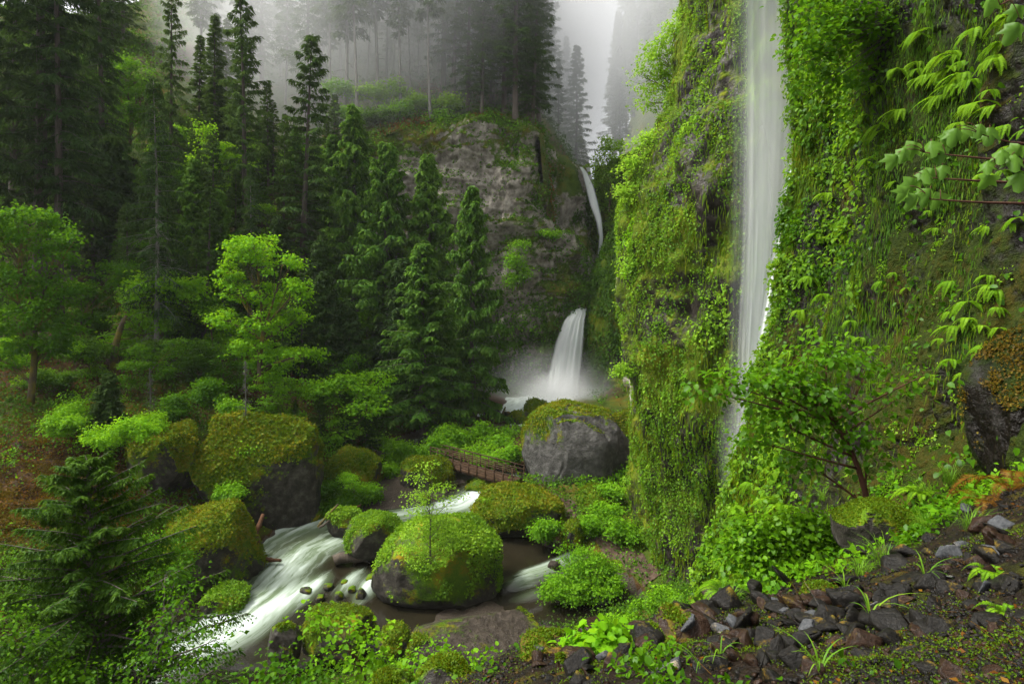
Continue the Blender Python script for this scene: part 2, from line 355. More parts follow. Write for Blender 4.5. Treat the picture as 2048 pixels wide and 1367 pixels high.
# ---------------------------------------------------------------- foreground slope
NP = [(1040, 1300, 6.5), (1150, 1262, 6.5), (1300, 1218, 6.5), (1500, 1188, 6.8), (1700, 1160, 7), (1900, 1060, 7.5), (2048, 970, 7.5), (2250, 900, 7),
      (1040, 1410, 4.5), (1300, 1367, 4), (1600, 1367, 3.4), (1900, 1367, 3), (2048, 1250, 3.8), (1800, 1260, 4.6), (1500, 1280, 5), (1300, 1300, 5), (2048, 1110, 5.2), (2250, 1000, 5), (900, 1390, 6), (1150, 1330, 5.3),
      (1000, 1600, 9), (1200, 1480, 9), (1350, 1290, 9.5), (1500, 1185, 9.5), (1600, 1140, 10.5), (1750, 1080, 10.5), (1850, 1030, 10.5), (1950, 985, 9.5), (2100, 900, 9), (1400, 1250, 12), (1420, 1235, 16), (1440, 1210, 20), (1320, 1330, 16), (1250, 1420, 16),
      (700, 1430, 7.5), (800, 1385, 7), (500, 1560, 7.5), (700, 1750, 10), (900, 1700, 10), (1100, 1600, 12), (1700, 1000, 14), (1900, 880, 12), (2300, 1367, 2.2), (1000, 1800, 2.2), (600, 1900, 4)]
nearf = RBF([tuple(W(*p)) for p in NP], .08)
NX = np.linspace(-4, 10, 300); NY = np.linspace(1.2, 20, 320)
nx, ny = np.meshgrid(NX, NY, indexing='ij'); n0 = nearf(nx, ny); NPt = np.stack([nx, ny, n0], -1)
n1 = n0 + fbm(NPt, .9, 4, 31) * .14 + fbm(NPt, 5, 3, 33) * .035
def nh(x, y): return bil(NX, NY, n1, x, y)
NPt[..., 2] = n1; NV = NPt.reshape(-1, 3); NQ = grid_quads(len(NX), len(NY))
sx, sy = pxof(NV)
nm = .24 + fbm(NV, 1.4, 4, 35) * .7 + sstep(8.0, 9.5, NV[:, 1]) * .35
talus = tag(link("foreground_slope", mesh_np("foreground_slope", NV, [NQ], {"moss": nm}, True), M_talus), kind="structure")
def hit(hf, px, py, d0=2.0, d1=90.0, n=900):
    px = np.atleast_1d(np.asarray(px, float)); py = np.atleast_1d(np.asarray(py, float)); ds = np.geomspace(d0, d1, n)
    p = W(px[:, None], py[:, None], ds[None]); under = p[..., 2] <= hf(p[..., 0], p[..., 1])
    i = np.where(under.any(1), np.argmax(under, 1), n - 1); return p[np.arange(len(px)), i]
def ground_at(px, py): return hit(gh, px, py, 18, 160)[0]
def near_at(px, py): return hit(nh, px, py, 2, 20)[0]

# ---------------------------------------------------------------- cliffs
def loft(cols, nu, nv, back=0.):
    C = []
    for c in cols:
        if back: c = list(c) + [(c[-1][0], c[-1][1] - 2, c[-1][2] + back)]
        c = np.array([W(*p) for p in c]); s = np.concatenate([[0], np.cumsum(np.linalg.norm(np.diff(c, axis=0), axis=1))]); t = np.linspace(0, s[-1], nv)
        C.append(np.stack([np.interp(t, s, c[:, k]) for k in range(3)], -1))
    C = np.array(C); s = np.concatenate([[0], np.cumsum(np.linalg.norm(np.diff(C.mean(1), axis=0), axis=1))]); t = np.linspace(0, s[-1], nu)
    out = np.empty((nu, nv, 3))
    for j in range(nv):
        for k in range(3): out[:, j, k] = np.interp(t, s, C[:, j, k])
    ker = np.ones(5) / 5
    pad = np.concatenate([out[:1]] * 2 + [out] + [out[-1:]] * 2); out = sum(pad[i:i + nu] for i in range(5)) / 5
    pad = np.concatenate([out[:, :1]] * 2 + [out] + [out[:, -1:]] * 2, 1); out = sum(pad[:, i:i + nv] for i in range(5)) / 5
    return out
def gnormals(G): return nrm(np.cross(np.gradient(G, axis=0), np.gradient(G, axis=1)))
def cliff(name, cols, nu, nv, mat, amp, fr, seed, mossb, flip=False, mossk=.8, vstretch=.45, back=0., crag=0.):
    G = loft(cols, nu, nv, back); N = gnormals(G)
    if flip: N = -N
    S = G * np.array([1, 1, vstretch])
    d = fbm(S, fr, 3, seed) * amp + (ridged(S, fr * 2.3, 3, seed + 5) - .5) * amp * .7 + fbm(S, fr * 7, 4, seed + 9, .6) * amp * .28
    # blocky ledges
    d = d + (np.round(fbm(G, fr * 1.4, 2, seed + 12) * 4) / 4) * amp * .35
    if crag:
        q = np.round(fbm(G * [.5, .5, 2.2], .11, 3, seed + 31) * 6) / 6; d = d + crag * 2.2 * q
        q = np.round(fbm(G * [2.4, 2.4, .35], .12, 2, seed + 37) * 5) / 5; d = d + crag * 1.4 * q + crag * .35 * (ridged(G * [2, 2, .5], .5, 3, seed + 39) - .5)
        d = d + crag * .9 * np.round(fbm(G, .17, 2, seed + 41) * 5) / 5 * 2
    G = G + N * d[..., None]; N = gnormals(G) * (-1 if flip else 1)
    V = G.reshape(-1, 3); Nf = N.reshape(-1, 3); Q = grid_quads(nu, nv)
    if flip: Q = Q[:, ::-1]
    moss = mossb + fbm(V, fr * .8, 4, seed + 20) * mossk + np.clip(Nf[:, 2], -.5, 1) * .5 + d.ravel() / max(amp, .01) * .12
    o = tag(link(name, mesh_np(name, V, [Q], {"moss": moss}, True), mat), kind="structure")
    return V, Q, Nf, moss, o

fb = 800
BC = cliff("back_cliff", [[(520, 830, 99), (540, 420, 108)], [(650, 830, 99), (650, 320, 107)], [(740, 830, 98.5), (740, 500, 101), (742, 268, 105)], [(830, 830, 97), (830, 500, 100), (832, 262, 104)],
    [(900, 820, 96), (900, 500, 99), (902, 255, 103)], [(980, 820, 95), (980, 500, 98), (980, 248, 102)], [(1035, 820, 94.5), (1035, 600, 96), (1042, 400, 98), (1045, 252, 102)],
    [(1075, 820, 95), (1068, 600, 96.5), (1070, 430, 99), (1062, 256, 104)], [(1110, 820, 96), (1110, 620, 97), (1105, 470, 99), (1074, 420, 104)], [(1140, 820, 97.5), (1140, 620, 98), (1140, 472, 100), (1090, 455, 106)],
    [(1160, 820, 99), (1162, 600, 100), (1168, 520, 102), (1120, 480, 110)], [(1176, 820, 101), (1180, 600, 102), (1186, 565, 105), (1160, 500, 112)], [(1180, 820, 110), (1184, 600, 112), (1190, 570, 114), (1180, 520, 118)]],
    240, 250, M_cliff, 1.6, .16, 50, .34, mossk=1.0, back=7, crag=1.0)
CB = cliff("upper_cliff", [[(960, 640, 118), (960, 250, 118)], [(1045, 640, 117), (1050, 252, 117)], [(1075, 640, 116), (1085, 288, 117)], [(1110, 640, 116), (1110, 310, 118)], [(1150, 640, 117), (1145, 500, 117), (1140, 332, 119)],
    [(1185, 640, 118), (1180, 470, 119), (1158, 338, 121)], [(1200, 640, 124), (1196, 460, 124), (1164, 345, 128)]], 110, 110, M_cliff, 1.2, .2, 60, .5, back=6, crag=.7)
CC = cliff("slot_wall", [[(1185, 640, 130), (1190, 330, 130)], [(1200, 640, 124), (1206, 440, 123), (1212, 330, 124)], [(1225, 640, 118), (1225, 450, 119), (1228, 320, 121)], [(1265, 640, 112), (1265, 300, 115)], [(1330, 640, 108), (1330, 260, 112)], [(1420, 640, 105), (1420, 200, 110)]],
    110, 110, M_wall, 1.0, .25, 70, .75)
CD = cliff("gorge_wall", [[(1187, 830, 106), (1188, 560, 108)], [(1172, 830, 98.5), (1173, 640, 98), (1180, 570, 100), (1200, 520, 106)], [(1185, 830, 94), (1190, 640, 95), (1205, 520, 97), (1222, 480, 104)], [(1215, 830, 92), (1220, 600, 93), (1230, 460, 97)], [(1245, 830, 90), (1248, 600, 91), (1262, 420, 96)], [(1290, 830, 86), (1292, 300, 92)], [(1350, 830, 84), (1350, 250, 90)]],
    150, 170, M_wall, 1.0, .22, 80, .72)
# far buttress with the dark recess behind the veil
def colE(x, y, off=1.0):
    zs = [(-2, 0.35), (6, .15), (12, 0), (20, -.1), (27, -.1), (29, .15), (31, .5), (33, .85), (36, 1.05), (42, 1.15), (50, 1.2)]
    return [(1024 + (x + 3.2 * o * off) / y * F, HZ + (EYE - z) / y * F, y) for z, o in [(z, (k if k > .2 else k)) for z, k in zs]]
CE = cliff("ivy_buttress", [colE(17, 78, 3.2), colE(13.6, 68, 2.8), colE(11.9, 60, 2.2), colE(10.7, 53, 1.6), colE(10.1, 49, 1.25), colE(9.0, 45.5), colE(8.4, 42.5), colE(8.7, 40), colE(10.2, 37.5), colE(11.6, 35.6), colE(12.6, 34.4, .6), colE(13.6, 33.6, .4), colE(15.2, 33.4, .2), colE(16.3, 32, .1), colE(17, 29, .1), colE(17, 25, .1)],
    340, 300, M_wall, 1.15, .33, 90, .5)
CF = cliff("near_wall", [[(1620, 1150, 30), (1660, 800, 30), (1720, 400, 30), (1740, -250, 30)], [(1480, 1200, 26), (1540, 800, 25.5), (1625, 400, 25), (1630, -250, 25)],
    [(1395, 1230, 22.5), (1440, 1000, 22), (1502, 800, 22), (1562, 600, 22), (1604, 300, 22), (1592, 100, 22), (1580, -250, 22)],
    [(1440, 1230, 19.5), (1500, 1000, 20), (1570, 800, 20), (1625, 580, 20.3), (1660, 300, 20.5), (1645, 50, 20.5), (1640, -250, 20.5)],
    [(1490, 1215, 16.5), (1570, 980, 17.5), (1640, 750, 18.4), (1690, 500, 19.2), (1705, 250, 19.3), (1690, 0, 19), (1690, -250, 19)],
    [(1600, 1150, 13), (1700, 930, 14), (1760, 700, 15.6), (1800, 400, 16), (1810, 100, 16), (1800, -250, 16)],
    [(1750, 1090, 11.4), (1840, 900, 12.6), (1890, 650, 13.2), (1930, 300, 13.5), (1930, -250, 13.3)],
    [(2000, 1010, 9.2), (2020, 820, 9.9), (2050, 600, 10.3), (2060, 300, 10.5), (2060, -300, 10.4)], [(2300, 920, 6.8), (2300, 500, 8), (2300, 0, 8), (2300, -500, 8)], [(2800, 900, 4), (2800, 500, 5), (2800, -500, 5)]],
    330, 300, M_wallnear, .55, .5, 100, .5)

# the bare rock strip at the back corner of the buttress
CE[4].data.materials.append(M_cliff); _c = CE[0][CE[1]].mean(1); CE[4].data.polygons.foreach_set("material_index", ((_c[:, 1] > 46.5 + fbm(_c, .5, 2, 3) * 1.5) & (_c[:, 2] < 24 + fbm(_c, .3, 2, 4) * 3)).astype(np.int32))
_m = CE[3] - .7 * sstep(45.5, 48, CE[0][:, 1]) * sstep(27, 23, CE[0][:, 2]); CE[4].data.attributes["moss"].data.foreach_set("value", _m.astype(np.float32))
# ground above the cliff and the misty slopes of the upper canyon
UP = [(560, 410, 108), (650, 315, 107), (700, 285, 107), (740, 262, 106), (900, 250, 104.5), (980, 244, 103.5), (1042, 248, 103.5), (1062, 252, 105.5), (1090, 290, 119), (1140, 330, 121), (700, 200, 120), (900, 205, 114), (1040, 225, 112), (600, 300, 118), (550, 200, 130), (500, 120, 150),
      (700, 120, 140), (900, 140, 135), (1040, 190, 130), (1100, 250, 128), (1150, 310, 132), (1160, 320, 150), (900, 60, 170), (700, 20, 190), (1100, 200, 170), (400, -40, 190), (1150, 260, 190), (1000, 60, 210), (1165, 240, 260), (1100, 190, 260), (1000, 60, 270)]
upf = RBF([tuple(W(*p)) for p in UP], .8)
UX = np.linspace(-100, 30, 150); UY = np.linspace(104.2, 270, 130); ux, uy = np.meshgrid(UX, UY, indexing='ij')
UP_ = np.stack([ux, uy, upf(ux, uy)], -1)
UP_[..., 2] += fbm(UP_, .15, 4, 41) * 1.2
edge_x = (1062 - 1024) / F * 108 + (uy - 104) * .13 + fbm(UP_ * [0, 1, 0], .12, 3, 47) * 3
UP_[..., 2] -= 60 * sstep(0, 26, ux - edge_x) + 14 * sstep(.2, 1.6, ux - edge_x) * (uy < 124)
u1 = UP_[..., 2]
def uh(x, y): return bil(UX, UY, u1, x, y)
UV = UP_.reshape(-1, 3); UQ = grid_quads(len(UX), len(UY))
tag(link("upper_slope", mesh_np("upper_slope", UV, [UQ], {"moss": .75 + fbm(UV, .1, 3, 44) * .7}, True), M_ground), kind="structure")
CS = cliff("canyon_slope", [[(1236, 520, 340), (1246, 330, 340), (1262, 200, 340), (1290, -50, 340)], [(1250, 560, 250), (1262, 300, 250), (1296, 200, 260), (1340, -100, 290)], [(1330, 560, 185), (1330, 330, 190), (1400, 180, 205), (1450, -200, 240)], [(1500, 560, 150), (1560, 0, 180), (1600, -300, 220)]],
    80, 80, M_ground, 4.0, .05, 120, .8)
link_back = cliff("canyon_head", [[(900, 500, 360), (900, 330, 420)], [(1120, 480, 360), (1120, 400, 380), (1120, 370, 420)], [(1190, 470, 380), (1190, 400, 420), (1190, 370, 460)], [(1260, 470, 360), (1250, 370, 420)], [(1400, 480, 340), (1400, 330, 400)]], 50, 40, M_ground, 2.0, .05, 130, .8)
# ---------------------------------------------------------------- the stream
CL = np.array([wat(*p)[:2] for p in [(1110, 800), (1050, 850)]] + [list(W(1035, 930, 60)[:2])] + [wat(*p)[:2] for p in [(985, 975), (920, 1010), (840, 1028), (750, 1045), (660, 1065), (600, 1095), (560, 1130), (510, 1175), (440, 1230), (340, 1290), (210, 1360), (0, 1480)]])
def flow(x, y):
    p = np.stack([x, y], -1); best = np.full(x.shape, 1e9); S = np.zeros(x.shape); Dv = np.zeros(x.shape); acc = 0
    for a, b in zip(CL[:-1], CL[1:]):
        ab = b - a; L = np.linalg.norm(ab); t = np.clip(((p - a) @ ab) / L ** 2, 0, 1); q = a + t[..., None] * ab
        d = np.linalg.norm(p - q, axis=-1); sgn = np.sign(ab[0] * (p[..., 1] - a[1]) - ab[1] * (p[..., 0] - a[0]))
        m = d < best; best = np.where(m, d, best); S = np.where(m, acc + t * L, S); Dv = np.where(m, d * sgn, Dv); acc += L
    return S, Dv
AX = np.linspace(-42, 16, 420); AY = np.concatenate([np.linspace(14, 62, 470), np.linspace(62.3, 104, 60)])
ax, ay = np.meshgrid(AX, AY, indexing='ij'); fs, fd = flow(ax, ay)
FOAM = [(1000, 972, 4, 1.8, 1.1), (930, 1010, 5, 1.9, 1.25), (850, 1018, 4, 1.0, .55), (780, 1038, 3, .9, .4), (690, 1045, 3, .8, .8), (620, 1052, 3, .7, .9), (565, 1062, 2.2, .9, .75), (680, 1085, 3.5, 1.2, .95), (600, 1105, 4, 1.3, .75), (545, 1075, 2.5, 1.2, .5),
        (520, 1130, 1.8, 1.1, .8), (580, 1135, 2.0, 1.2, .7), (465, 1150, 2.2, .8, .8), (540, 1180, 3, 1.2, .45), (480, 1222, 1.8, .6, 1.1), (430, 1232, 2.2, .8, .8), (600, 1192, 1.8, .7, 1.0), (540, 1225, 3, .9, .8), (480, 1262, 3, 1.0, .7), (400, 1300, 3.5, 1.3, .65), (640, 1168, 1.2, .5, .9), (700, 1165, 1.6, .6, 1.0), (745, 1168, 1.2, .7, 1.1), (730, 1185, 1.2, .5, 1.0),
        (310, 1225, 2, .7, .8), (330, 1195, 1.4, .4, .7), (300, 1340, 4, 1.6, .8), (180, 1360, 3, 1.6, .8), (1040, 1165, 1.0, .7, 1.0), (1075, 1148, .9, .5, .8), (1105, 1125, .8, .4, .7), (1060, 1190, 1.5, .5, .5)]
foam = np.zeros(ax.shape); bump = np.zeros(ax.shape)
for px, py, rl, rw, st in FOAM:
    c = wat(px, py); s0, d0 = flow(np.array([c[0]]), np.array([c[1]]))
    e = ((fs - s0) / rl) ** 2 + ((fd - d0) / rw) ** 2
    far = (ax - c[0]) ** 2 + (ay - c[1]) ** 2 < 200
    foam += st * np.exp(-e) * far; bump += st * np.exp(-e * 1.4) * far
foam *= .82; foam = np.maximum(foam, 1.6 * sstep(66, 74, ay))
FP = np.stack([fs * .16, fd * 1.1, fs * 0], -1)
bump = bump * .22 + fbm(FP, 1.0, 4, 5) * .10 * (.25 + np.clip(foam, 0, 1.2)) + fbm(np.stack([fs * .5, fd * 1.3, fs * 0], -1), 1.0, 2, 6) * .05
az = wl(ay) + bump
wV = np.stack([ax, ay, az], -1).reshape(-1, 3)
M = MT("stream_water")
fa, fu, fv = M.attr("foam"), M.attr("fu"), M.attr("fv")
vec = M.n("CombineXYZ", {0: M.math('MULTIPLY', fu, .22), 1: M.math('MULTIPLY', fv, 1.5), 2: 0.0}).outputs[0]
wob = M.noise(M.pos(), .5, 2)
vec2 = M.n("CombineXYZ", {0: M.math('MULTIPLY', fu, .1), 1: M.math('ADD', M.math('MULTIPLY', fv, .7), M.math('MULTIPLY', wob, .8)), 2: 3.0}).outputs[0]
st1 = M.noise(vec, 1.6, 4, .6); st2 = M.noise(vec2, 2.6, 3, .55)
st = M.math('ADD', M.math('MULTIPLY', st1, .5), M.math('MULTIPLY', st2, .5))
fm = M.n("MapRange", {"Value": M.math('ADD', M.math('MULTIPLY', fa, .62), M.math('MULTIPLY', M.math('SUBTRACT', st, .5), 3.2)), "From Min": .12, "From Max": 1.15}, interpolation_type='SMOOTHSTEP').outputs[0]
fm = M.math('MULTIPLY', fm, M.n("MapRange", {"Value": fa, "From Min": .02, "From Max": .35}).outputs[0])
base = M.mix(M.noise(M.pos(), .35, 3), (.006, .006, .003), (.018, .014, .008))
milky = M.mix(M.n("MapRange", {"Value": fa, "From Min": .1, "From Max": .9}).outputs[0], base, (.1, .135, .075))
col = M.mix(fm, milky, M.mix(M.n('MapRange', {'Value': fa, 'From Min': .5, 'From Max': 1.3}).outputs[0], (.2, .24, .2), (.46, .52, .47)))
ro = M.n("MapRange", {"Value": fm, "To Min": .16, "To Max": .8}).outputs[0]
bp = M.n("Bump", {"Strength": .3, "Distance": .1, "Height": st}).outputs[0]
M_water = M.surf(M.n("BsdfPrincipled", {"Base Color": col, "Roughness": ro, "Normal": bp, "IOR": 1.33}).outputs[0])
tag(link("stream_water", mesh_np("stream_water", wV, [grid_quads(len(AX), len(AY))], {"foam": foam.ravel(), "fu": fs.ravel(), "fv": fd.ravel()}, True), M_water), kind="structure")

# ---------------------------------------------------------------- waterfalls
def fall_mat(name, col, trans, streak, dens):
    M = MT(name); u, v, a = M.attr("fu"), M.attr("fv"), M.attr("alpha")
    vec = M.n("CombineXYZ", {0: M.math('MULTIPLY', u, streak), 1: M.math('MULTIPLY', v, .35), 2: 0.0}).outputs[0]
    vecb = M.n("CombineXYZ", {0: M.math('MULTIPLY', u, streak * .3), 1: M.math('MULTIPLY', v, .2), 2: 5.0}).outputs[0]
    s = M.math('ADD', M.math('MULTIPLY', M.noise(vec, 1.0, 4, .6), .5), M.math('MULTIPLY', M.noise(vecb, 1.0, 3, .5), .5))
    al = M.math('MULTIPLY', a, M.n("MapRange", {"Value": s, "From Min": .22, "From Max": .78, "To Min": dens[0], "To Max": dens[1]}).outputs[0], clamp=True)
    cc = M.mix(M.ramp(s, [(.35, 0.), (.6, 1.)]), col[0], col[1])
    d = M.n("BsdfDiffuse", {"Color": cc}).outputs[0]; t = M.n("BsdfTranslucent", {"Color": cc}).outputs[0]
    b = M.n("MixShader", {0: trans, 1: d, 2: t}).outputs[0]
    tr = M.n("BsdfTransparent").outputs[0]
    return M.surf(M.n("MixShader", {0: al, 1: tr, 2: b}).outputs[0])
M_fall = fall_mat("falling_water", ((.8, .86, .82), (.95, .96, .95)), .5, 2.2, (.95, 1.25))
M_veil = fall_mat("water_veil", ((.85, .89, .89), (.95, .96, .96)), .6, 1.1, (.66, .92))
def fall(name, rows, bulge, label, mat, nu=40, nv=120, edge=.18, afun=None, parent=None, sidew=1.0):
    """rows: (left px, right px, py, depth) from the lip down"""
    r = np.array(rows, float); t = np.linspace(0, 1, nv); s = np.linspace(0, 1, len(r))
    Rr = np.stack([np.interp(t, s, r[:, k]) for k in range(4)], -1)
    for _ in range(6): Rr[1:-1] = (Rr[:-2] + Rr[1:-1] * 2 + Rr[2:]) / 4
    u = np.linspace(0, 1, nu)
    px = Rr[None, :, 0] + (Rr[None, :, 1] - Rr[None, :, 0]) * u[:, None]
    d = Rr[None, :, 3] - bulge * np.sin(np.pi * u)[:, None] * (.25 + .75 * t)[None]
    d = d + fbm(np.stack([u[:, None] * 9 + t[None] * 0, t[None] * 1.2 + u[:, None] * 0, u[:, None] * 0 + t[None] * 0], -1), 1.0, 3, 77) * bulge * .35
    py = np.broadcast_to(Rr[None, :, 2], px.shape)
    V = W(px, py, d).reshape(-1, 3)
    al = sstep(0, edge, u)[:, None] * sstep(0, edge, 1 - u)[:, None] * np.ones(nv)[None]
    if afun: al = al * afun(u[:, None], t[None])
    wd = (Rr[None, :, 1] - Rr[None, :, 0]) / F * Rr[None, :, 3]
    fu = (u[:, None] * wd.mean()) * np.ones(nv)[None]
    me = mesh_np(name, V, [grid_quads(nu, nv)], {"alpha": al.ravel(), "fu": fu.ravel() * sidew, "fv": (EYE - py.ravel()) * 0 + np.tile(np.cumsum(np.full(nv, 1.0)) * .12, nu)}, True)
    o = link(name, me, mat, parent)
    if not parent: tag(o, label, "waterfall", kind="thing")
    return o
lf = fall("waterfall", [(1172, 1190, 603, 102.5), (1160, 1178, 608, 100), (1144, 1174, 618, 98), (1126, 1170, 642, 97), (1110, 1168, 682, 96), (1098, 1164, 732, 95.4), (1089, 1160, 782, 95), (1082, 1164, 815, 95)], 1.0,
     "broad white waterfall plunging into the misty pool behind the grey boulder", M_fall, edge=.12)
fall("waterfall", [(1158, 1166, 334, 120), (1163, 1176, 345, 119), (1170, 1190, 375, 118), (1178, 1199, 410, 117), (1190, 1205, 440, 116.5), (1197, 1208, 475, 116.5), (1194, 1205, 505, 116.5), (1190, 1200, 560, 116)], .6,
     "slender upper waterfall sliding down the dark slot high in the fog", M_fall, edge=.3, afun=lambda u, t: np.clip(1.1 - np.maximum(t - .45, 0) * 1.7, .1, 1))
vt = fall("waterfall", [(1446, 1640, -260, 30.5), (1446, 1640, 0, 30), (1448, 1642, 200, 29.6), (1450, 1625, 400, 29.3), (1450, 1598, 560, 29), (1450, 1566, 700, 28.8), (1456, 1550, 820, 28.8), (1445, 1535, 1000, 28.8), (1430, 1505, 1150, 28.8)], .8,
     "tall thin veil of falling water hanging between the two mossy walls", M_veil, nu=60, nv=200, edge=.5, afun=lambda u, t: .66 * (1 - sstep(.62, .98, t)) + .04)
fall("water_strand", [(1470, 1560, -260, 30), (1472, 1564, 0, 29.7), (1476, 1570, 200, 29.2), (1478, 1570, 400, 28.9), (1478, 1562, 560, 28.6), (1476, 1546, 700, 28.4), (1472, 1535, 800, 28.4), (1480, 1515, 900, 28.4)], .4, None, M_veil, nu=40, nv=160, edge=.5,
     afun=lambda u, t: .65 * sstep(.15, .6, t) * (1 - sstep(.72, 1, t)) + .1, parent=vt)
fall("water_strand", [(1588, 1606, 180, 27.4), (1580, 1604, 300, 27.2), (1560, 1590, 420, 27), (1538, 1570, 540, 26.8), (1516, 1550, 660, 26.6), (1500, 1536, 760, 26.6)], .3, None, M_veil, nu=30, nv=120, edge=.4,
     afun=lambda u, t: 1.5 * sstep(0, .25, t) * (1 - sstep(.8, 1, t)), parent=vt)

def cloud(name, c, r, dens, col=(1, 1, 1), power=1.0, nz=0.):
    bm = bmesh.new(); bmesh.ops.create_icosphere(bm, subdivisions=3, radius=1.0); me = bpy.data.meshes.new(name); bm.to_mesh(me); bm.free()
    M = MT(name); p = M.obj()
    g = M.n("TexGradient", {"Vector": p}, gradient_type='SPHERICAL').outputs["Fac"]
    dn = M.math('MULTIPLY', M.math('POWER', g, power), dens)
    if nz: dn = M.math('MULTIPLY', dn, M.n('MapRange', {'Value': M.noise(p, 2.6, 3), 'From Min': .35, 'From Max': .65, 'To Min': 1 - nz, 'To Max': 1 + nz}).outputs[0])
    v = M.n("VolumePrincipled", {"Color": (*col, 1), "Density": dn, "Anisotropy": 0.1}).outputs[0]
    M.t.links.new(v, M.out.inputs["Volume"])
    o = link(name, me, M.m, None, c); o.scale = r
    return tag(o, kind="stuff")
cloud("spray_mist", tuple(W(1102, 806, 91)), (14, 6.5, 10), .42, power=2.3, nz=.6)
cloud("spray_mist", tuple(W(1112, 806, 92.5)), (7, 3.0, 5), 1.1, power=1.7, nz=.5)
cloud("veil_spray", tuple(W(1545, 330, 29.4)), (2.1, 1.3, 10), .22, power=1.6)
cloud("veil_spray", tuple(W(1490, 900, 29)), (1.5, 1.3, 4.5), .35, power=1.5)
cloud("canyon_mist", tuple(W(1200, 130, 170)), (42, 62, 62), .017)
cloud("drifting_mist", tuple(W(850, 60, 158)), (62, 74, 68), .068)

# ---------------------------------------------------------------- boulders
BOUL = []
def icos(n):
    bm = bmesh.new(); bmesh.ops.create_icosphere(bm, subdivisions=n, radius=1.0)
    V = np.array([v.co[:] for v in bm.verts]); T = np.array([[v.index for v in f.verts] for f in bm.faces]); bm.free(); return V, T
ICO = {n: icos(n) for n in (3, 4, 5, 6)}
def tri_scatter(V, T, n, rng, wv):
    A, B, C = V[T[:, 0]], V[T[:, 1]], V[T[:, 2]]; N = np.cross(B - A, C - A); ar = np.linalg.norm(N, axis=1) * .5
    c = np.cumsum(ar * np.clip(wv[T].mean(1), 0, 1)); idx = np.minimum(np.searchsorted(c, rng.random(n) * c[-1]), len(T) - 1)
    u, v = rng.random(n), rng.random(n); f = u + v > 1; u[f], v[f] = 1 - u[f], 1 - v[f]
    return A[idx] + (B[idx] - A[idx]) * u[:, None] + (C[idx] - A[idx]) * v[:, None], nrm(N[idx])
def boulder(px0, px1, py0, py1, d, depth, label, seed, mat=None, mossb=.35, sub=5, amp=.16, sq=.72, tufts=2500, tl=.12, tmat=None, tilt=(0, 0, 0), cut=.78, sink=.22, clumpy=.5, flat=None, name="boulder", group=None, cat="boulder", mdir=None, stretch=1.0):
    a = (px1 - px0) / 2 / F * d; top = EYE - (py0 - HZ) / F * d; bot = EYE - (py1 - HZ) / F * d; hh = (top - bot); c = hh * (1 + sink) / 2
    V, T = ICO[sub]; rng = rs(seed); U = V.copy()
    S = np.sign(U) * np.abs(U) ** sq; S = S / np.max(np.abs(S))
    S = S * (1 + fbm(U + seed * 3.7, 1.1, 2, seed)[:, None] * amp * 2.2 - (np.exp(-(np.abs(fbm(U + seed * 1.3, 1.0, 3, seed + 50)) / .03) ** 2) * .05)[:, None] + fbm(U + seed, 2.7, 4, seed + 3)[:, None] * amp * .8 + fbm(U + seed, 11, 3, seed + 6)[:, None] * amp * .18)
    # facets: a few planes cut the block
    for k in range(9):
        n = nrm(rng.normal(size=3)); lim = cut + rng.random() * .18; dd = S @ n; S = S - n * np.clip(dd - lim, 0, None)[:, None] * .8
    e = np.array(tilt); Mx = np.array(__import__("mathutils").Euler([R(q) for q in tilt]).to_matrix()); S = S @ Mx.T
    mn, mx = S.min(0), S.max(0); S = (S - (mn + mx) / 2) / ((mx - mn) / 2)
    S = S * np.array([a, depth / 2, c]); L = np.array([(px0 + px1) / 2, 0, 0])
    ctr = np.array([((px0 + px1) / 2 - 1024) / F * d, d, top - c])
    A, B, C = S[T[:, 0]], S[T[:, 1]], S[T[:, 2]]; fn = np.cross(B - A, C - A); N = np.zeros_like(S)
    for k in range(3): np.add.at(N, T[:, k], fn)
    N = nrm(N)
    moss = mossb + N[:, 2] * .55 + fbm(S + seed, 1.2 / max(a, .5), 3, seed + 9) * .75
    if mdir is not None: moss = moss + N @ np.array(mdir)
    moss = moss - sstep(-.35, -.8, S[:, 2] / c) * .7
    o = link(name, mesh_np(name, S, [T], {"moss": moss}, True), mat or M_boul, None, ctr); tag(o, label, cat, group)
    if tufts:
        wv = sstep(.45, .9, moss + fbm(S + seed, 2.2 / max(a, .5), 3, seed + 12) * clumpy) * (S[:, 2] > -c * .55)
        Pp, Nn = tri_scatter(S, T, tufts, rng, wv)
        D = nrm(rng.normal(size=(tufts, 3)) + Nn * .5 + np.array([0, 0, -.1])); acc = Acc()
        ln = tl * (.5 + rng.random(tufts))
        leaves(acc, Pp + Nn * (rng.random((tufts, 1)) ** 2 * tl * 1.3), D, nrm(Nn + rng.normal(size=(tufts, 3)) * .5 + [0, 0, .5]), ln, ln * .8, np.clip(rng.random(tufts) * .7 + fbm(Pp, .8, 2, 5) * .4 + .15, 0, 1))
        link("moss_growth", acc.mesh("moss_growth"), tmat or M_mossb, o)
    BOUL.append((o, S + ctr, T, N, moss)); return o
boulder(1043, 1262, 803, 1000, 58, 8, "huge rounded grey boulder with a moss cap beside the bridge", 1, M_bgrey, .13, 6, .1, .8, 9000, .16, mdir=(-.55, .25, .35), sink=.15, tilt=(0, 8, 0))
boulder(1195, 1285, 822, 985, 61, 6, "mossy brown rock shouldering the right flank of the huge grey boulder", 2, None, .35, 5, .16, tufts=4500, tl=.16)
boulder(748, 1004, 1037, 1186, 40.5, 6.0, "large rounded mossy boulder in mid-stream with a slender sapling on it", 3, None, .3, 6, .1, .78, 14000, .14, M_ivy, sink=.2, clumpy=.9)
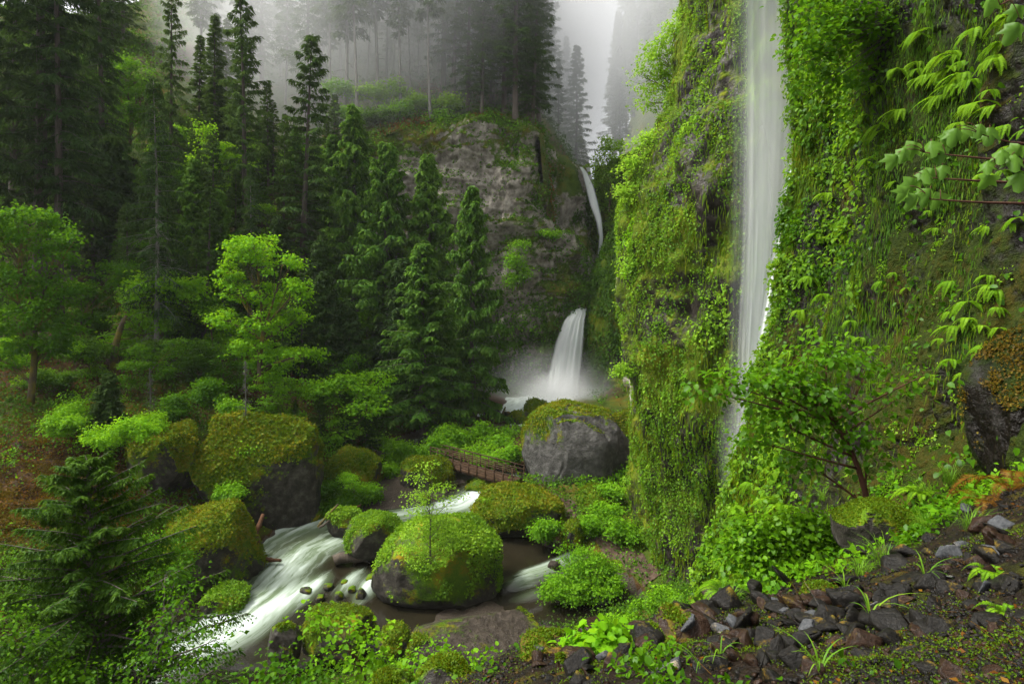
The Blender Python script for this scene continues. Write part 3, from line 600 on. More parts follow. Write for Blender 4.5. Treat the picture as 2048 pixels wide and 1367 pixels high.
boulder(693, 806, 1026, 1098, 44.5, 4, "mossy domed boulder just upstream of the mid-stream sapling boulder", 4, None, .45, 5, .12, .8, 6000, .12, M_ivy)
boulder(655, 728, 1016, 1068, 47.5, 2.6, "small leafy round boulder with driftwood sticks leaning on it", 5, None, .35, 5, .13, .85, 2600, .14, M_ivy)
boulder(585, 645, 1017, 1046, 50, 2, "low yellow-green rock at the left edge of the rapids", 6, None, .7, 4, .12, tufts=900)
boulder(942, 1130, 974, 1050, 48.8, 5.4, "broad orange and green moss mound below the end of the bridge", 7, None, .62, 6, .13, .85, 9000, .15)
boulder(325, 520, 1003, 1192, 41.5, 6.5, "long moss-topped slab sloping down to the left side of the rapids", 8, None, .66, 6, .12, .5, 12000, .14, tilt=(14, -26, 28), mdir=(-.25, 0, .4), sink=.12, cut=.7)
boulder(392, 640, 828, 1035, 50, 8, "massive block of rock under an overhanging shag of green and orange moss", 9, None, .58, 6, .18, .55, 20000, .2, tilt=(16, 10, 14), mdir=(0, .1, .45), cut=.68)
boulder(262, 400, 848, 978, 47.5, 5.5, "orange mossed rock with a dark undercut beside the massive block", 10, None, .62, 6, .16, .65, 9000, .16, tilt=(6, -10, 0), mdir=(0, .1, .5))
boulder(648, 762, 892, 1005, 57, 5, "orange mossed boulder among the green shrubs left of the bridge", 11, None, .6, 5, .12, .82, 6000, .15)
boulder(800, 908, 913, 990, 58, 5, "mossy boulder carrying the left end of the bridge", 12, None, .5, 5, .12, .82, 5000, .15)
boulder(932, 992, 958, 992, 56.2, 2.4, "low mossy rock in the white water under the bridge", 13, None, .55, 4, .12, tufts=1200)
boulder(408, 497, 1176, 1218, 38.3, 2.4, "small bright green rock breaking the left rapids", 14, None, .7, 5, .12, tufts=2600, tl=.12, tmat=M_ivy)
boulder(606, 750, 1210, 1280, 34, 3.6, "dark rock with a mossy rim in the near water behind the leafy bush", 15, None, .3, 5, .14, .7, 3000, .1)
boulder(538, 602, 1242, 1310, 32.5, 1.9, "pointed brown rock standing in the dark near water", 16, None, .08, 5, .18, .9, 700, .09, tilt=(0, 15, 0))
boulder(752, 822, 1252, 1310, 32.5, 2.0, "round olive rock in the dark shallows beside the gravel bar", 17, None, .45, 5, .14, tufts=1600, tl=.09)
boulder(818, 1098, 1236, 1362, 30.2, 5.0, "long bare brown rock slab with a thin moss rim by the water", 18, M_slab, -.12, 6, .07, .62, 1500, .08, tilt=(16, -9, 0), sink=.1)
boulder(1046, 1108, 800, 850, 79, 4.2, "dark green round boulder standing at the outlet of the pool", 19, None, .5, 5, .12, .9, 2500, .2)
boulder(1020, 1066, 822, 858, 77, 3.2, "smaller rock leaning on the round boulder at the pool outlet", 20, None, .3, 4, .14, .9, 900, .2)
boulder(1122, 1168, 1040, 1100, 45.5, 1.9, "upright mossy rock beside the dirt path", 21, None, .6, 5, .15, tufts=1600, tl=.12)
boulder(1150, 1235, 975, 1035, 50.5, 3.6, "mossy hummock on the uphill side of the dirt path", 22, None, .55, 5, .14, tufts=2600, tl=.14)
boulder(1676, 1812, 1000, 1125, 8.6, .95, "squarish mossy-topped rock in front of the dark shrub on the near slope", 23, None, .05, 6, .13, .6, 6000, .02, mdir=(0, 0, .5), sink=.1)
boulder(1962, 2170, 640, 1010, 9.5, 1.6, "tall dark wet rock leaning in at the right edge of the view", 24, M_wallnear, .3, 6, .18, .7, 5000, .035, sink=.3, tmat=M_brmoss)
boulder(968, 1004, 816, 845, 79, 2.5, "dark wet rock on the left shore of the pool", 25, M_stone, -.3, 4, .16, tufts=0)
boulder(1000, 1030, 822, 850, 78, 2.2, "dark wet rock behind the fallen logs at the pool outlet", 26, M_stone, -.3, 4, .16, tufts=0)
boulder(836, 862, 985, 1006, 52.5, 1.1, "small orange stone at the foot of the shrubs by the upper rapids", 27, None, .4, 4, .15, tufts=0)
for k, (px, py, wd, hg) in enumerate([(678, 1196, 18, 14), (704, 1184, 15, 13), (722, 1196, 20, 22), (792, 1172, 26, 15), (748, 1160, 30, 14), (612, 1185, 24, 13), (656, 1176, 20, 11), (690, 1168, 16, 10), (640, 1198, 16, 10)]):
    p = wat(px, py); boulder(px - wd / 2, px + wd / 2, py - hg, py + 2, p[1], wd / F * p[1], "small wet stone poking out of the cobbly rapids beside the sapling boulder", 200 + k, None, .15, 3, .15, tufts=0, name="stream_stone", group="stones in the cobbly rapids", cat="stone")
boulder(1095, 1122, 1120, 1136, 42.5, .8, "single pale stone in the right-hand shallows by the leafy bush", 231, M_slab, -.4, 4, .1, tufts=0, name="stream_stone", cat="stone")

# ---------------------------------------------------------------- tree builders
def conifer_meshes(seed, H=30., base=.12, Rr=3.6, nb=130, nsp=46, droop=.35, up=.15, ls=.55, hang=.35, topw=.75, bare=14, trunk_r=.38, lean=.0, gap=.25, wid=.24, cedar=False, dead=None, minr=.05):
    """trunk mesh (with bare limbs) and crown mesh of one conifer, H metres tall"""
    rng = rs(seed); tr = Acc(); cr = Acc()
    hs = np.linspace(-1.0, H, 22); ph = rng.random(2) * 6
    ax = np.stack([np.sin(hs * .13 + ph[0]) * .15 + lean * hs, np.sin(hs * .11 + ph[1]) * .15, hs], -1)
    tube(tr, ax, np.maximum(trunk_r * (1 - np.clip(hs, 0, H) / H) ** .85, .025) * (1 + .35 * np.exp(-np.clip(hs, 0, 9) * 1.2)), 9)
    axis = lambda h: np.stack([np.interp(h, hs, ax[:, k]) for k in range(3)], -1)
    prof = lambda t: (1 - t) ** topw * (.72 + .28 * np.sin(np.clip(t, 0, .3) / .3 * np.pi / 2)) + minr
    for i in range(nb):
        t = ((i + rng.random()) / nb) ** .92; h = H * (base + (1 - base) * t)
        L = Rr * prof(t) * (.45 + .65 * rng.random() ** .7)
        if rng.random() < gap * (1 - t): L *= .45
        az = i * 2.39996 + rng.normal() * .4; dv = np.array([math.cos(az), math.sin(az), 0]); pv = np.array([-dv[1], dv[0], 0])
        dr = droop * (1 - .7 * t) * (.7 + .6 * rng.random()); upk = up * (1 + 2.2 * t * t)
        pos = lambda u: axis(h) + dv * (L * u)[:, None] + np.array([0, 0, 1.]) * (L * (upk * u - dr * u ** 2 + (.22 if not cedar else .38) * dr * u ** 4))[:, None]
        uu = np.linspace(0, 1, 5); bp = pos(uu); r0 = .012 * L + .01
        sticks(tr, bp[:-1], bp[1:], r0 * (1 - uu[:-1] * .8), r0 * (1 - uu[1:] * .8), rng.random())
        n = int(nsp * (.35 + .65 * L / Rr)) + 5
        u = .1 + .9 * rng.random(n) ** .75; sd = np.where(rng.random(n) < .5, -1., 1.)
        B = pos(u)
        ang = R(52) + rng.normal(size=n) * .3
        D = dv * np.cos(ang)[:, None] + pv * (sd * np.sin(ang))[:, None] + np.array([0, 0, -1.]) * (hang * (.4 + rng.random(n)))[:, None]
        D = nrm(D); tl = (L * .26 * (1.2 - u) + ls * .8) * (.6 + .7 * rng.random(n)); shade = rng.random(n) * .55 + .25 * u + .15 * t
        k = 3
        for q in range(k):                                    # three sprays along each twig
            f0 = q / k; Bq = B + D * (tl * f0)[:, None] + np.array([0, 0, -1.]) * (tl * f0 ** 2 * hang * .6)[:, None]
            Dq = D + rng.normal(size=(n, 3)) * .28 + np.array([0, 0, -1.]) * hang * f0
            if cedar: Dq = Dq + np.array([0, 0, 1.]) * (.35 * f0)
            Nq = np.array([0, 0, 1.]) + rng.normal(size=(n, 3)) * .45 + dv * .3
            ln = ls * (.7 + .6 * rng.random(n)) * (1 - .2 * f0)
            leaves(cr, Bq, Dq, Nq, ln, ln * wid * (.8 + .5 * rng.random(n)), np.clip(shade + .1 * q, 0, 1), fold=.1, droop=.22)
    # leader
    n = 40; h = H * (1 - .05 * rng.random(n)); a = rng.random(n) * 6.28
    leaves(cr, axis(h), np.stack([np.cos(a), np.sin(a), .8 + 0 * a], -1), rng.normal(size=(n, 3)), ls * .7, ls * .2, .6)
    for i in range(bare):                                     # bare lower limbs
        h = H * (.03 + (base + .25) * rng.random()); az = rng.random() * 6.28; L = Rr * (.25 + .5 * rng.random())
        dv = np.array([math.cos(az), math.sin(az), 0]); a = axis(np.array([h]))[0]
        b = bez(a, a + dv * L * .6 + [0, 0, L * .1], a + dv * L + [0, 0, -L * (.1 + .4 * rng.random())], 5)
        sticks(tr, b[:-1], b[1:], [.04, .033, .026, .018], [.033, .026, .018, .008], rng.random())
        m = 6; ub = b[2] + (b[4] - b[2]) * rng.random((m, 1)); sticks(tr, ub, ub + rng.normal(size=(m, 3)) * L * .16 + dv * L * .1 + [0, 0, -.1 * L], .012, .004, rng.random(m))
    return tr.mesh("trunk"), cr.mesh("crown"), H

KINDS = {}
def define(kind, variants, mats):
    KINDS[kind] = dict(v=variants, mats=mats, proto=[None] * len(variants), n=0)
def place_conifer(kind, loc, height, label, group=None, width=1.0, vi=None, rz=None, name="fir_tree", tilt=(0, 0), cat="conifer"):
    K = KINDS[kind]; vi = (K['n'] if vi is None else vi) % len(K['v']); K['n'] += 1
    tr, cr, H = K['v'][vi]; s = height / H; rz = K['n'] * 2.13 if rz is None else rz
    if K['proto'][vi] is None:
        o = thing(name, loc, label, cat, group)
        link("trunk", tr, K['mats'][0], o); link("crown", cr, K['mats'][1], o); K['proto'][vi] = o
    else:
        o = copy_tree(K['proto'][vi]); o.name = name; o["label"] = label
        if "group" in o: del o["group"]
        if group: o["group"] = group
    q = K['n']; o.location = loc; o.scale = (s * width, s * width, s); o.rotation_euler = (R(tilt[0] + 1.6 * math.sin(q * 2.7)), R(tilt[1] + 1.6 * math.cos(q * 1.9)), rz)
    return o
define("fir", [conifer_meshes(11, 32, .16, 4.2, 130, 70, .42, .2, .46, .35, gap=.35), conifer_meshes(12, 32, .22, 4.0, 110, 70, .5, .25, .46, .45, gap=.5, topw=.65), conifer_meshes(13, 32, .1, 4.6, 145, 70, .38, .15, .46, .3, gap=.35, topw=.9)], (M_bark, M_fir))
define("openfir", [conifer_meshes(14, 32, .14, 4.6, 84, 74, .5, .22, .48, .45, gap=.5, bare=40), conifer_meshes(15, 32, .1, 4.4, 96, 74, .6, .25, .48, .5, gap=.55, bare=40, topw=.6)], (M_bark, M_fir))
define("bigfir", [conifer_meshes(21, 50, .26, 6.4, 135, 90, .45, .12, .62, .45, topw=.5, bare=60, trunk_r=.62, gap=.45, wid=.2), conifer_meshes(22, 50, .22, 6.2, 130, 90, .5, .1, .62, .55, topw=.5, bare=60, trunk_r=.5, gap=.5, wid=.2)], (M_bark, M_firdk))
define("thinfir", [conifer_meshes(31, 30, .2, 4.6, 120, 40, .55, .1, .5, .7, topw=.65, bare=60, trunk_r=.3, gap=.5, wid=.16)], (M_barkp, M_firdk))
define("cedar", [conifer_meshes(41, 24, .05, 5.2, 170, 84, .7, .3, .44, .9, topw=.95, bare=4, cedar=True, wid=.36, gap=.35), conifer_meshes(42, 24, .05, 5.0, 150, 84, .8, .35, .44, 1.0, topw=.85, bare=4, cedar=True, wid=.36, gap=.35)], (M_bark, M_cedar))
define("darkcedar", [conifer_meshes(43, 24, .04, 4.6, 200, 60, .8, .2, .6, 1.0, topw=.6, bare=10, cedar=True, wid=.36, gap=.15)], (M_bark, M_firdk))
define("stand", [conifer_meshes(51, 38, .42, 3.6, 90, 38, .4, .2, .75, .45, topw=.55, bare=26, trunk_r=.33, gap=.35), conifer_meshes(52, 38, .5, 3.4, 80, 38, .45, .2, .75, .5, topw=.55, bare=30, trunk_r=.28, gap=.4)], (M_barkp, M_fir))
define("hemlock", [conifer_meshes(61, 9, .04, 2.2, 120, 60, .5, .35, .2, .55, topw=.85, bare=2, trunk_r=.07, wid=.3, gap=.1)], (M_bark, M_hem))

def broadleaf(name, loc, lobes, label, cat="tree", group=None, lmat=None, bmat=None, ls=.25, ncl=26, nl=46, spread=.55, seed=1, tr=.16, base=(0, 0, 0), rot=0, flat=.55, trunk=True, shell=.45, upk=.65, six=False, stems=None, crown_name="crown", part="trunk"):
    """lobes: (x, y, z, rx, rz[, n]) leaf masses in metres about loc"""
    rng = rs(seed); ta = Acc(); ca = Acc(); base = np.array(base, float)
    lob = np.array([l[:5] for l in lobes], float); zc = lob[:, 2].max()
    stem_top = np.array([np.average(lob[:, 0]) * .6, np.average(lob[:, 1]) * .6, max(lob[:, 2].mean() * .8, base[2] + .3)])
    tp = bez(base - [0, 0, .3], base * .5 + np.array([rng.normal() * .2, rng.normal() * .2, stem_top[2] * .5]), stem_top, 9)
    if trunk: tube(ta, tp, np.linspace(tr, tr * .5, 9), 7)
    allr = lob[:, 3].max()
    for k, (x, y, z, rx, rz) in enumerate(lob):
        c = np.array([x, y, z]); m = max(3, int(ncl * (rx / allr) ** 2 * (lobes[k][5] if len(lobes[k]) > 5 else 1)))
        a = tp[int(np.clip((z - rz * 1.6 - base[2]) / max(stem_top[2] - base[2], .1), .15, 1) * 8)] if trunk else base + rng.normal(size=3) * [.15, .15, .02]
        lb = bez(a, (a + c) / 2 + np.array([rng.normal() * rx * .3, rng.normal() * rx * .3, -rz * .1]), c, 7)
        tube(ta, lb, np.linspace(tr * .42, tr * .12, 7), 5, rng.random())
        U = nrm(rng.normal(size=(m, 3)) + [0, 0, .35]); rad = shell + (1 - shell) * rng.random((m, 1)); cc = c + U * rad * [rx, rx, rz]
        st = lb[2 + rng.integers(0, 5, m)]; mid = (st + cc) / 2 + rng.normal(size=(m, 3)) * rx * .08
        sticks(ta, st, mid, tr * .1, tr * .06, rng.random(m)); sticks(ta, mid, cc, tr * .06, tr * .025, rng.random(m))
        n = m * nl; ci = np.repeat(np.arange(m), nl); s = spread * (.6 + .7 * rng.random(m))[ci][:, None]
        off = rng.normal(size=(n, 3)) * s * [1, 1, flat] * .6
        P = cc[ci] + off; O = nrm(off + U[ci] * .4 * s + [0, 0, .01])
        D = nrm(O * [1, 1, .3] + rng.normal(size=(n, 3)) * .45 + [0, 0, -.38]); N = nrm(np.array([0, 0, upk]) + O * .5 + rng.normal(size=(n, 3)) * .42)
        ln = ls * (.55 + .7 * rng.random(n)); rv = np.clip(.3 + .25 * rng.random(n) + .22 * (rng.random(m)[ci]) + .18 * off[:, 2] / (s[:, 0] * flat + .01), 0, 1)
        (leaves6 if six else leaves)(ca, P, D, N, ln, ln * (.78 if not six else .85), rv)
    o = thing(name, loc, label, cat, group, (0, 0, rot))
    link(part, ta.mesh(part, True), bmat or M_barkm, o); link(crown_name, ca.mesh(crown_name), lmat or M_maple, o)
    return o
def lob_px(root, L, d):
    """lobes given as photo ellipses (px, py, rx, ry, depth offset) at depth d -> metres about root"""
    out = []
    for l in L:
        dd = d + (l[4] if len(l) > 4 else 0); p = W(l[0], l[1], dd) - root; out.append((p[0], p[1], p[2], l[2] / F * dd, l[3] / F * dd) + tuple(l[5:6]))
    return out
def px_tree(name, bx, by, d, L, label, z=None, **kw):
    root = W(bx, by, d)
    if z is not None: root[2] = z
    return broadleaf(name, tuple(root), lob_px(root, L, d), label, **kw)

# ---------------------------------------------------------------- conifers of the lower hillside
def fir_px(kind, bx, d, top, label, hf=gh, sink=.3, zmin=None, **kw):
    x = (bx - 1024) / F * d; z = float(hf(x, d)) - sink
    if zmin is not None: z = max(z, zmin)
    zt = EYE - (top - HZ) / F * d
    return place_conifer(kind, (x, d, z), zt - z, label, **kw)
fir_px("bigfir", 86, 70, -420, "massive dark-barked fir, thickest trunk near the left edge", width=1.05, vi=0, rz=.4)
fir_px("bigfir", 124, 66, -300, "tall dark fir with lichened trunk close beside the thickest trunk", width=.95, vi=1, rz=2.4)
fir_px("bigfir", -60, 62, -300, "dark fir spreading its boughs in from the left edge", width=1.1, vi=0, rz=3.4)
fir_px("bigfir", 20, 84, -260, "dark fir standing behind the thickest trunk on the upper hillside", width=1.0, vi=1, rz=5.0)
fir_px("bigfir", 205, 88, -200, "dark fir whose ragged boughs end against the brown scree bluff", width=.85, vi=0, rz=1.1)
fir_px("thinfir", 315, 62, 165, "sparse grey-lichened fir with a long bare trunk on the hillside", width=.95, rz=.2)
fir_px("openfir", 345, 96, -45, "narrow dark fir with one long level bough in front of the scree bluff", width=.75, vi=1, rz=.5)
fir_px("fir", 430, 112, 28, "short grey-green fir faded by mist between two taller firs", width=1.0, vi=0)
fir_px("openfir", 495, 86, -40, "tall straight fir with bare mossy limbs along its middle", width=.95, vi=0, rz=.9)
fir_px("thinfir", 508, 74, 330, "half-dead greyish fir behind the bright maple crown", width=.8, rz=2.0)
fir_px("openfir", 602, 84, 68, "full pointed fir with a clean tip against the mist", width=1.15, vi=1, rz=1.0)
fir_px("fir", 566, 88, 230, "thin fir stem tucked against the full pointed fir", width=.7, vi=1, rz=3.0)
fir_px("fir", 660, 104, 235, "grey-green fir fading at the left end of the cliff", width=1.1, vi=2, rz=4.0)
fir_px("openfir", 410, 82, 300, "dark fir half hidden behind the sparse lichened one", width=1.1, vi=0, rz=2.2)
fir_px("fir", 250, 78, 420, "dark young fir left of the long bare trunk", width=1.1, vi=0, rz=2.9)
fir_px("fir", 395, 74, 470, "dark bushy fir low behind the bright maple", width=1.3, vi=2, rz=5.2)
fir_px("darkcedar", 640, 76, 480, "very dark cedar right of the bright maple", width=1.1, rz=.3)
fir_px("darkcedar", 600, 72, 560, "dark cedar in the shade below the pointed fir", width=1.1, rz=1.9)
fir_px("darkcedar", 560, 80, 430, "shadowed conifer behind the bright maple crown", width=1.1, rz=3.1)
fir_px("cedar", 706, 92, 215, "hazy cedar rising against the cliff's left end", width=1.25, vi=0, rz=.9)
fir_px("cedar", 768, 82, 285, "broad green cedar, second from the left in the central clump", width=1.25, vi=1, rz=2.2, tilt=(1.5, 1))
fir_px("cedar", 868, 84, 308, "cedar with drooping sprays in front of the pale cliff", width=1.2, vi=0, rz=3.2)
fir_px("cedar", 942, 77, 378, "slender cedar standing by the pool with a bare lower trunk", width=1.05, vi=1, rz=4.1)
fir_px("cedar", 852, 71, 488, "nearest cedar with sweeping low sprays above the thimbleberries", width=1.6, vi=0, rz=5.2)
fir_px("darkcedar", 800, 78, 520, "dark cedar filling the heart of the central clump", width=1.3, rz=4.4)
fir_px("darkcedar", 700, 72, 600, "low dark cedar at the left foot of the central clump", width=1.4, rz=5.4)
fir_px("darkcedar", 905, 80, 560, "dark cedar behind the slender one by the pool", width=1.2, rz=.8)
fir_px("hemlock", 640, 61, 770, "young hemlock with layered tips, left one of the pair by the boulders", width=1.1, rz=.1, name="hemlock_tree")
fir_px("hemlock", 690, 62, 782, "young hemlock with layered tips, right one of the pair by the boulders", width=1.0, rz=2.1, name="hemlock_tree")
fir_px("hemlock", 735, 64, 760, "dark young hemlock under the nearest cedar's sprays", width=1.2, rz=3.3, name="hemlock_tree")
fir_px("hemlock", 590, 60, 800, "small hemlock rising behind the massive shaggy rock", width=1.2, rz=4.3, name="hemlock_tree")
fir_px("darkcedar", 215, 47, 745, "small dark blue-green spruce among the leaning shrubs", width=1.5, rz=1.2, name="spruce_tree")
FILL = []
for i in range(46):
    rng = rs(1800 + i); bx = -40 + 760 * ((i * .618 + .05) % 1); d = 66 + 44 * ((i * .37) % 1); x = (bx - 1024) / F * d; z = float(gh(x, d)); h = 9 + 13 * rng.random()
    if 230 < bx < 420 and d > 100: h *= .6
    k = ["openfir", "fir", "cedar", "darkcedar", "openfir"][i % 5]
    place_conifer(k, (x, d, z - .4), h, "middling fir packed into the shaded left hillside" if "fir" in k else "middling cedar packed into the shaded left hillside", "hillside firs between the tall ones" if "fir" in k else "hillside cedars between the tall ones", width=1.25, rz=rng.random() * 6)
place_conifer("fir", (W(248, 40, 136)[0], 136, float(gh(W(248, 40, 136)[0], 136)) - .5), 30, "grey fir on the skyline gap behind the ragged-boughed fir", width=1.3)
# dead silver saplings
def snag(bx, by, d, top, label, seed, mat=M_lich):
    rng = rs(seed); a = Acc(); b = W(bx, by, d); H = EYE - (top - HZ) / F * d - b[2]; hs = np.linspace(-.3, H, 10)
    tube(a, np.stack([np.sin(hs) * .03, hs * 0, hs], -1), np.linspace(.07, .015, 10), 6); n = 90; t = .15 + .85 * rng.random(n); az = rng.random(n) * 6.28; L = H * .14 * (1.15 - t) * (.4 + rng.random(n))
    A = np.stack([0 * t, 0 * t, t * H], -1); Bv = A + np.stack([np.cos(az) * L, np.sin(az) * L, L * rng.normal(size=n) * .3 - L * .15], -1); sticks(a, A, Bv, .012, .006, rng.random(n))
    k = 700; i = rng.integers(0, n, k); P = A[i] + (Bv[i] - A[i]) * (.3 + .7 * rng.random((k, 1))); ln = .1 * (.5 + rng.random(k)); leaves(a, P, rng.normal(size=(k, 3)) + [0, 0, -.8], rng.normal(size=(k, 3)), ln, ln * .3, rng.random(k))
    o = thing("dead_sapling", tuple(b), label, "dead tree"); link("trunk", a.mesh("trunk"), mat, o)
snag(491, 850, 50, 720, "silvery lichen-hung dead sapling on top of the massive shaggy rock", 1)
snag(300, 835, 54, 735, "thin pale dead sapling above the orange mossed rock", 2)
a = Acc(); b = W(228, 730, 60); tube(a, b * 0 + np.array([[0, 0, -.5], [.05, 0, 1.2], [.3, 0, 2.5], [.75, 0, 4.0], [1.15, .1, 4.9]]), [.42, .34, .3, .24, .12], 9)
for s in range(7):
    z = 1.5 + s * .5; q = bez([z * .14, 0, z], [z * .14 + 1 - 2 * (s % 2), .3, z + .1], [z * .14 + (1.7 - s * .1) * (1 - 2 * (s % 2)), .4, z + .5 - s * .2], 6); tube(a, q, np.linspace(.07, .02, 6), 4)
o = thing("broken_snag", tuple(b), "leaning broken mossy trunk with a pale scar on the hillside", "dead tree"); link("trunk", a.mesh("trunk", True), M_barkm, o)

# ---------------------------------------------------------------- stand above the cliff
ST = [(612, 120, 0, "fir"), (655, 116, 1, "stand"), (690, 112, 0, "stand"), (714, 108, 1, "stand"), (757, 113, 0, "stand"), (772, 124, 1, "stand"), (802, 110, 0, "stand"), (820, 118, 1, "stand"), (862, 106.5, 1, "stand"), (838, 128, 0, "stand"),
      (884, 120, 0, "fir"), (908, 116, 1, "fir"), (935, 110, 2, "fir"), (962, 106.5, 0, "fir"), (985, 114, 1, "fir"), (1008, 109, 2, "fir"), (1030, 106, 0, "fir"), (1052, 112, 1, "fir"), (1066, 108, 2, "fir"), (1080, 116, 0, "fir"), (1050, 124, 2, "fir"), (735, 130, 0, "stand"), (680, 134, 1, "stand"), (640, 140, 0, "stand"), (780, 142, 0, "stand"), (900, 138, 1, "stand"), (960, 132, 2, "fir"), (1010, 136, 0, "fir"), (590, 150, 1, "stand"), (560, 138, 0, "stand"), (545, 160, 2, "fir")]
SL = {655: "pale thin trunk near the left of the cliff-top stand", 714: "crooked pale trunk leaning out of the bright brush on the cliff top", 862: "pale straight trunk at the very brink of the cliff with a broken white limb", 802: "dark straight trunk left of the brink trunk in the cliff-top stand", 962: "full-boughed fir at the brink right of the pale brink trunk",
      1030: "drooping fir above the bare grey cliff face", 1066: "outermost fir of the cliff-top stand, its boughs against the white mist", 1080: "misty fir just behind the outermost one of the cliff-top stand"}
for i, (bx, d, v, k) in enumerate(ST):
    rng = rs(900 + i); top = -rng.integers(40, 260) if bx < 1060 else -rng.integers(60, 140)
    lab = SL.get(bx); dark = k == "fir"
    fir_px(k, bx, d, top, lab or ("dense misty fir in the stand above the cliff" if dark else "tall bare-stemmed fir in the misty stand above the cliff"), hf=uh, sink=.8, zmin=EYE - (275 - HZ) / F * d if bx > 1020 else None, vi=v, group=None if lab else ("misty dense firs above the cliff" if dark else "bare-stemmed firs above the cliff"), width=(.95 + .3 * rng.random()) * (1.0 if dark else .9), rz=rng.random() * 6)
for i in range(70):
    rng = rs(1400 + i); d = 124 + 9 * (i % 9) + rng.random() * 8; bx = 400 + 690 * ((i * .618) % 1); x = (bx - 1024) / F * d
    h = 26 + 14 * rng.random(); place_conifer("fir" if i % 3 else "stand", (x, d, float(uh(x, d)) - 1), h, "ghostly fir far back in the fog of the upper slope", "fog-bound firs of the upper slope", width=1.15, rz=rng.random() * 6)
for i in range(16):     # hillside left, far
    rng = rs(1500 + i); d = 92 + 46 * rng.random(); bx = -60 + 600 * ((i * .618 + .2) % 1); x = (bx - 1024) / F * d
    if 230 < bx < 420 and d > 105: continue
    place_conifer("fir", (x, d, float(gh(x, d)) - .5), 18 + 12 * rng.random(), "dim fir among the dark trees high on the hillside", "dim firs high on the hillside", width=1.1, rz=rng.random() * 6)
for i, (bx, by, d, top) in enumerate([(1132, 250, 172, 70), (1150, 300, 150, 95), (1118, 262, 140, 120), (1098, 215, 150, -60)]):
    z = W(bx, by, d); zb = float(uh(z[0], d)) - 1; place_conifer("fir", (z[0], d, zb), EYE - (top - HZ) / F * d - zb, ["faint fir left of the foggy slot with a rounded tip", "faint short fir at the edge of the foggy slot", "small grey fir on the rim left of the slot", "tall faint fir rising at the rim left of the slot"][i], width=1.1, rz=i * 1.3)
for i, (bx, by, d) in enumerate([(1232, 262, 250), (1243, 235, 262), (1250, 205, 248), (1258, 250, 225), (1262, 170, 270), (1270, 215, 235), (1272, 120, 285), (1280, 180, 250), (1284, 150, 230), (1286, 90, 265), (1296, 200, 215), (1300, 120, 245), (1310, 60, 270), (1318, 160, 220), (1330, 90, 250), (1345, 40, 265), (1360, 130, 225), (1236, 290, 235), (1246, 300, 215), (1258, 40, 290), (1262, 90, 280), (1240, 150, 300)]):
    bx -= 6; d *= .86; z = W(bx, by, d); place_conifer("fir", (z[0], d, z[2] - 2), 24 + 5 * (i % 3), "ghostly fir clinging to the far wall of the foggy canyon", "ghostly firs on the far canyon wall", width=1.35, rz=i * 1.7)

# ---------------------------------------------------------------- broadleaf trees
px_tree("maple_tree", 522, 760, 55, [(510, 500, 62, 34, 0, 1.2), (565, 530, 40, 26, -1), (455, 545, 38, 30), (590, 585, 42, 34, -1.5, 1.2), (530, 590, 42, 26), (450, 640, 40, 22), (540, 650, 50, 32, -.5), (510, 690, 46, 26), (590, 640, 34, 20), (610, 708, 36, 12, -1.5), (555, 720, 36, 24), (545, 765, 32, 22), (480, 590, 34, 22)],
        "brilliant yellow-green maple with tiered leafy boughs in front of the dark cedars", lmat=M_maple, ls=.28, ncl=34, nl=44, spread=.6, seed=5, tr=.3)
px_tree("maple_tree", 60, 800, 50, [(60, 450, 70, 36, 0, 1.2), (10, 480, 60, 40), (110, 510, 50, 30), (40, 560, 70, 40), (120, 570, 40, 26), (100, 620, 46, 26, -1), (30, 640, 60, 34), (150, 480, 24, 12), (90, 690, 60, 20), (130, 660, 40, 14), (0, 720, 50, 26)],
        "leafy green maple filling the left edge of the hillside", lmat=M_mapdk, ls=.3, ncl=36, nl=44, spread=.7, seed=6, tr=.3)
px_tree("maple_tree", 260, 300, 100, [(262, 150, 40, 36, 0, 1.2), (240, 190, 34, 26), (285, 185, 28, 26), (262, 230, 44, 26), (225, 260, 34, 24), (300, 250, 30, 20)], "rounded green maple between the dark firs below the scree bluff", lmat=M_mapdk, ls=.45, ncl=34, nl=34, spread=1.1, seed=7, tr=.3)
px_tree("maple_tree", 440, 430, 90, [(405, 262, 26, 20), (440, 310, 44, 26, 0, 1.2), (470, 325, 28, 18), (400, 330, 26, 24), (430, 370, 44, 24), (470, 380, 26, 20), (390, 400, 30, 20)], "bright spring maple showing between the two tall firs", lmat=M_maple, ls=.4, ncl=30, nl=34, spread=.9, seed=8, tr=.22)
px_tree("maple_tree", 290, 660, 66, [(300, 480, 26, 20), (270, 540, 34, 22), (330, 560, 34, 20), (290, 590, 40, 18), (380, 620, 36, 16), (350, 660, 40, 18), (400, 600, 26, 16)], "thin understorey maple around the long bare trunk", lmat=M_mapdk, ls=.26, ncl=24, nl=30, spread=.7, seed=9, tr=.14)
px_tree("maple_tree", 1392, 205, 45, [(1330, 110, 50, 40, 0, 1.1), (1300, 160, 42, 36), (1350, 70, 40, 30), (1345, 165, 44, 30), (1375, 110, 30, 30), (1385, 30, 36, 26), (1300, 205, 26, 16)], "pale spring maple leaning out from the high shoulder of the ivy buttress", lmat=M_pale, ls=.2, ncl=46, nl=26, spread=.55, seed=10, tr=.2, base=(0, 0, 0))
px_tree("maple_tree", 1385, 375, 42, [(1300, 290, 44, 32, 0, 1.1), (1345, 285, 40, 28), (1275, 340, 40, 30), (1320, 340, 50, 34), (1255, 385, 30, 20), (1370, 330, 36, 34), (1330, 395, 50, 28), (1280, 400, 36, 20)], "dense bright maple bulging over the corner of the ivy buttress", lmat=M_pale, ls=.2, ncl=46, nl=30, spread=.55, seed=11, tr=.18)
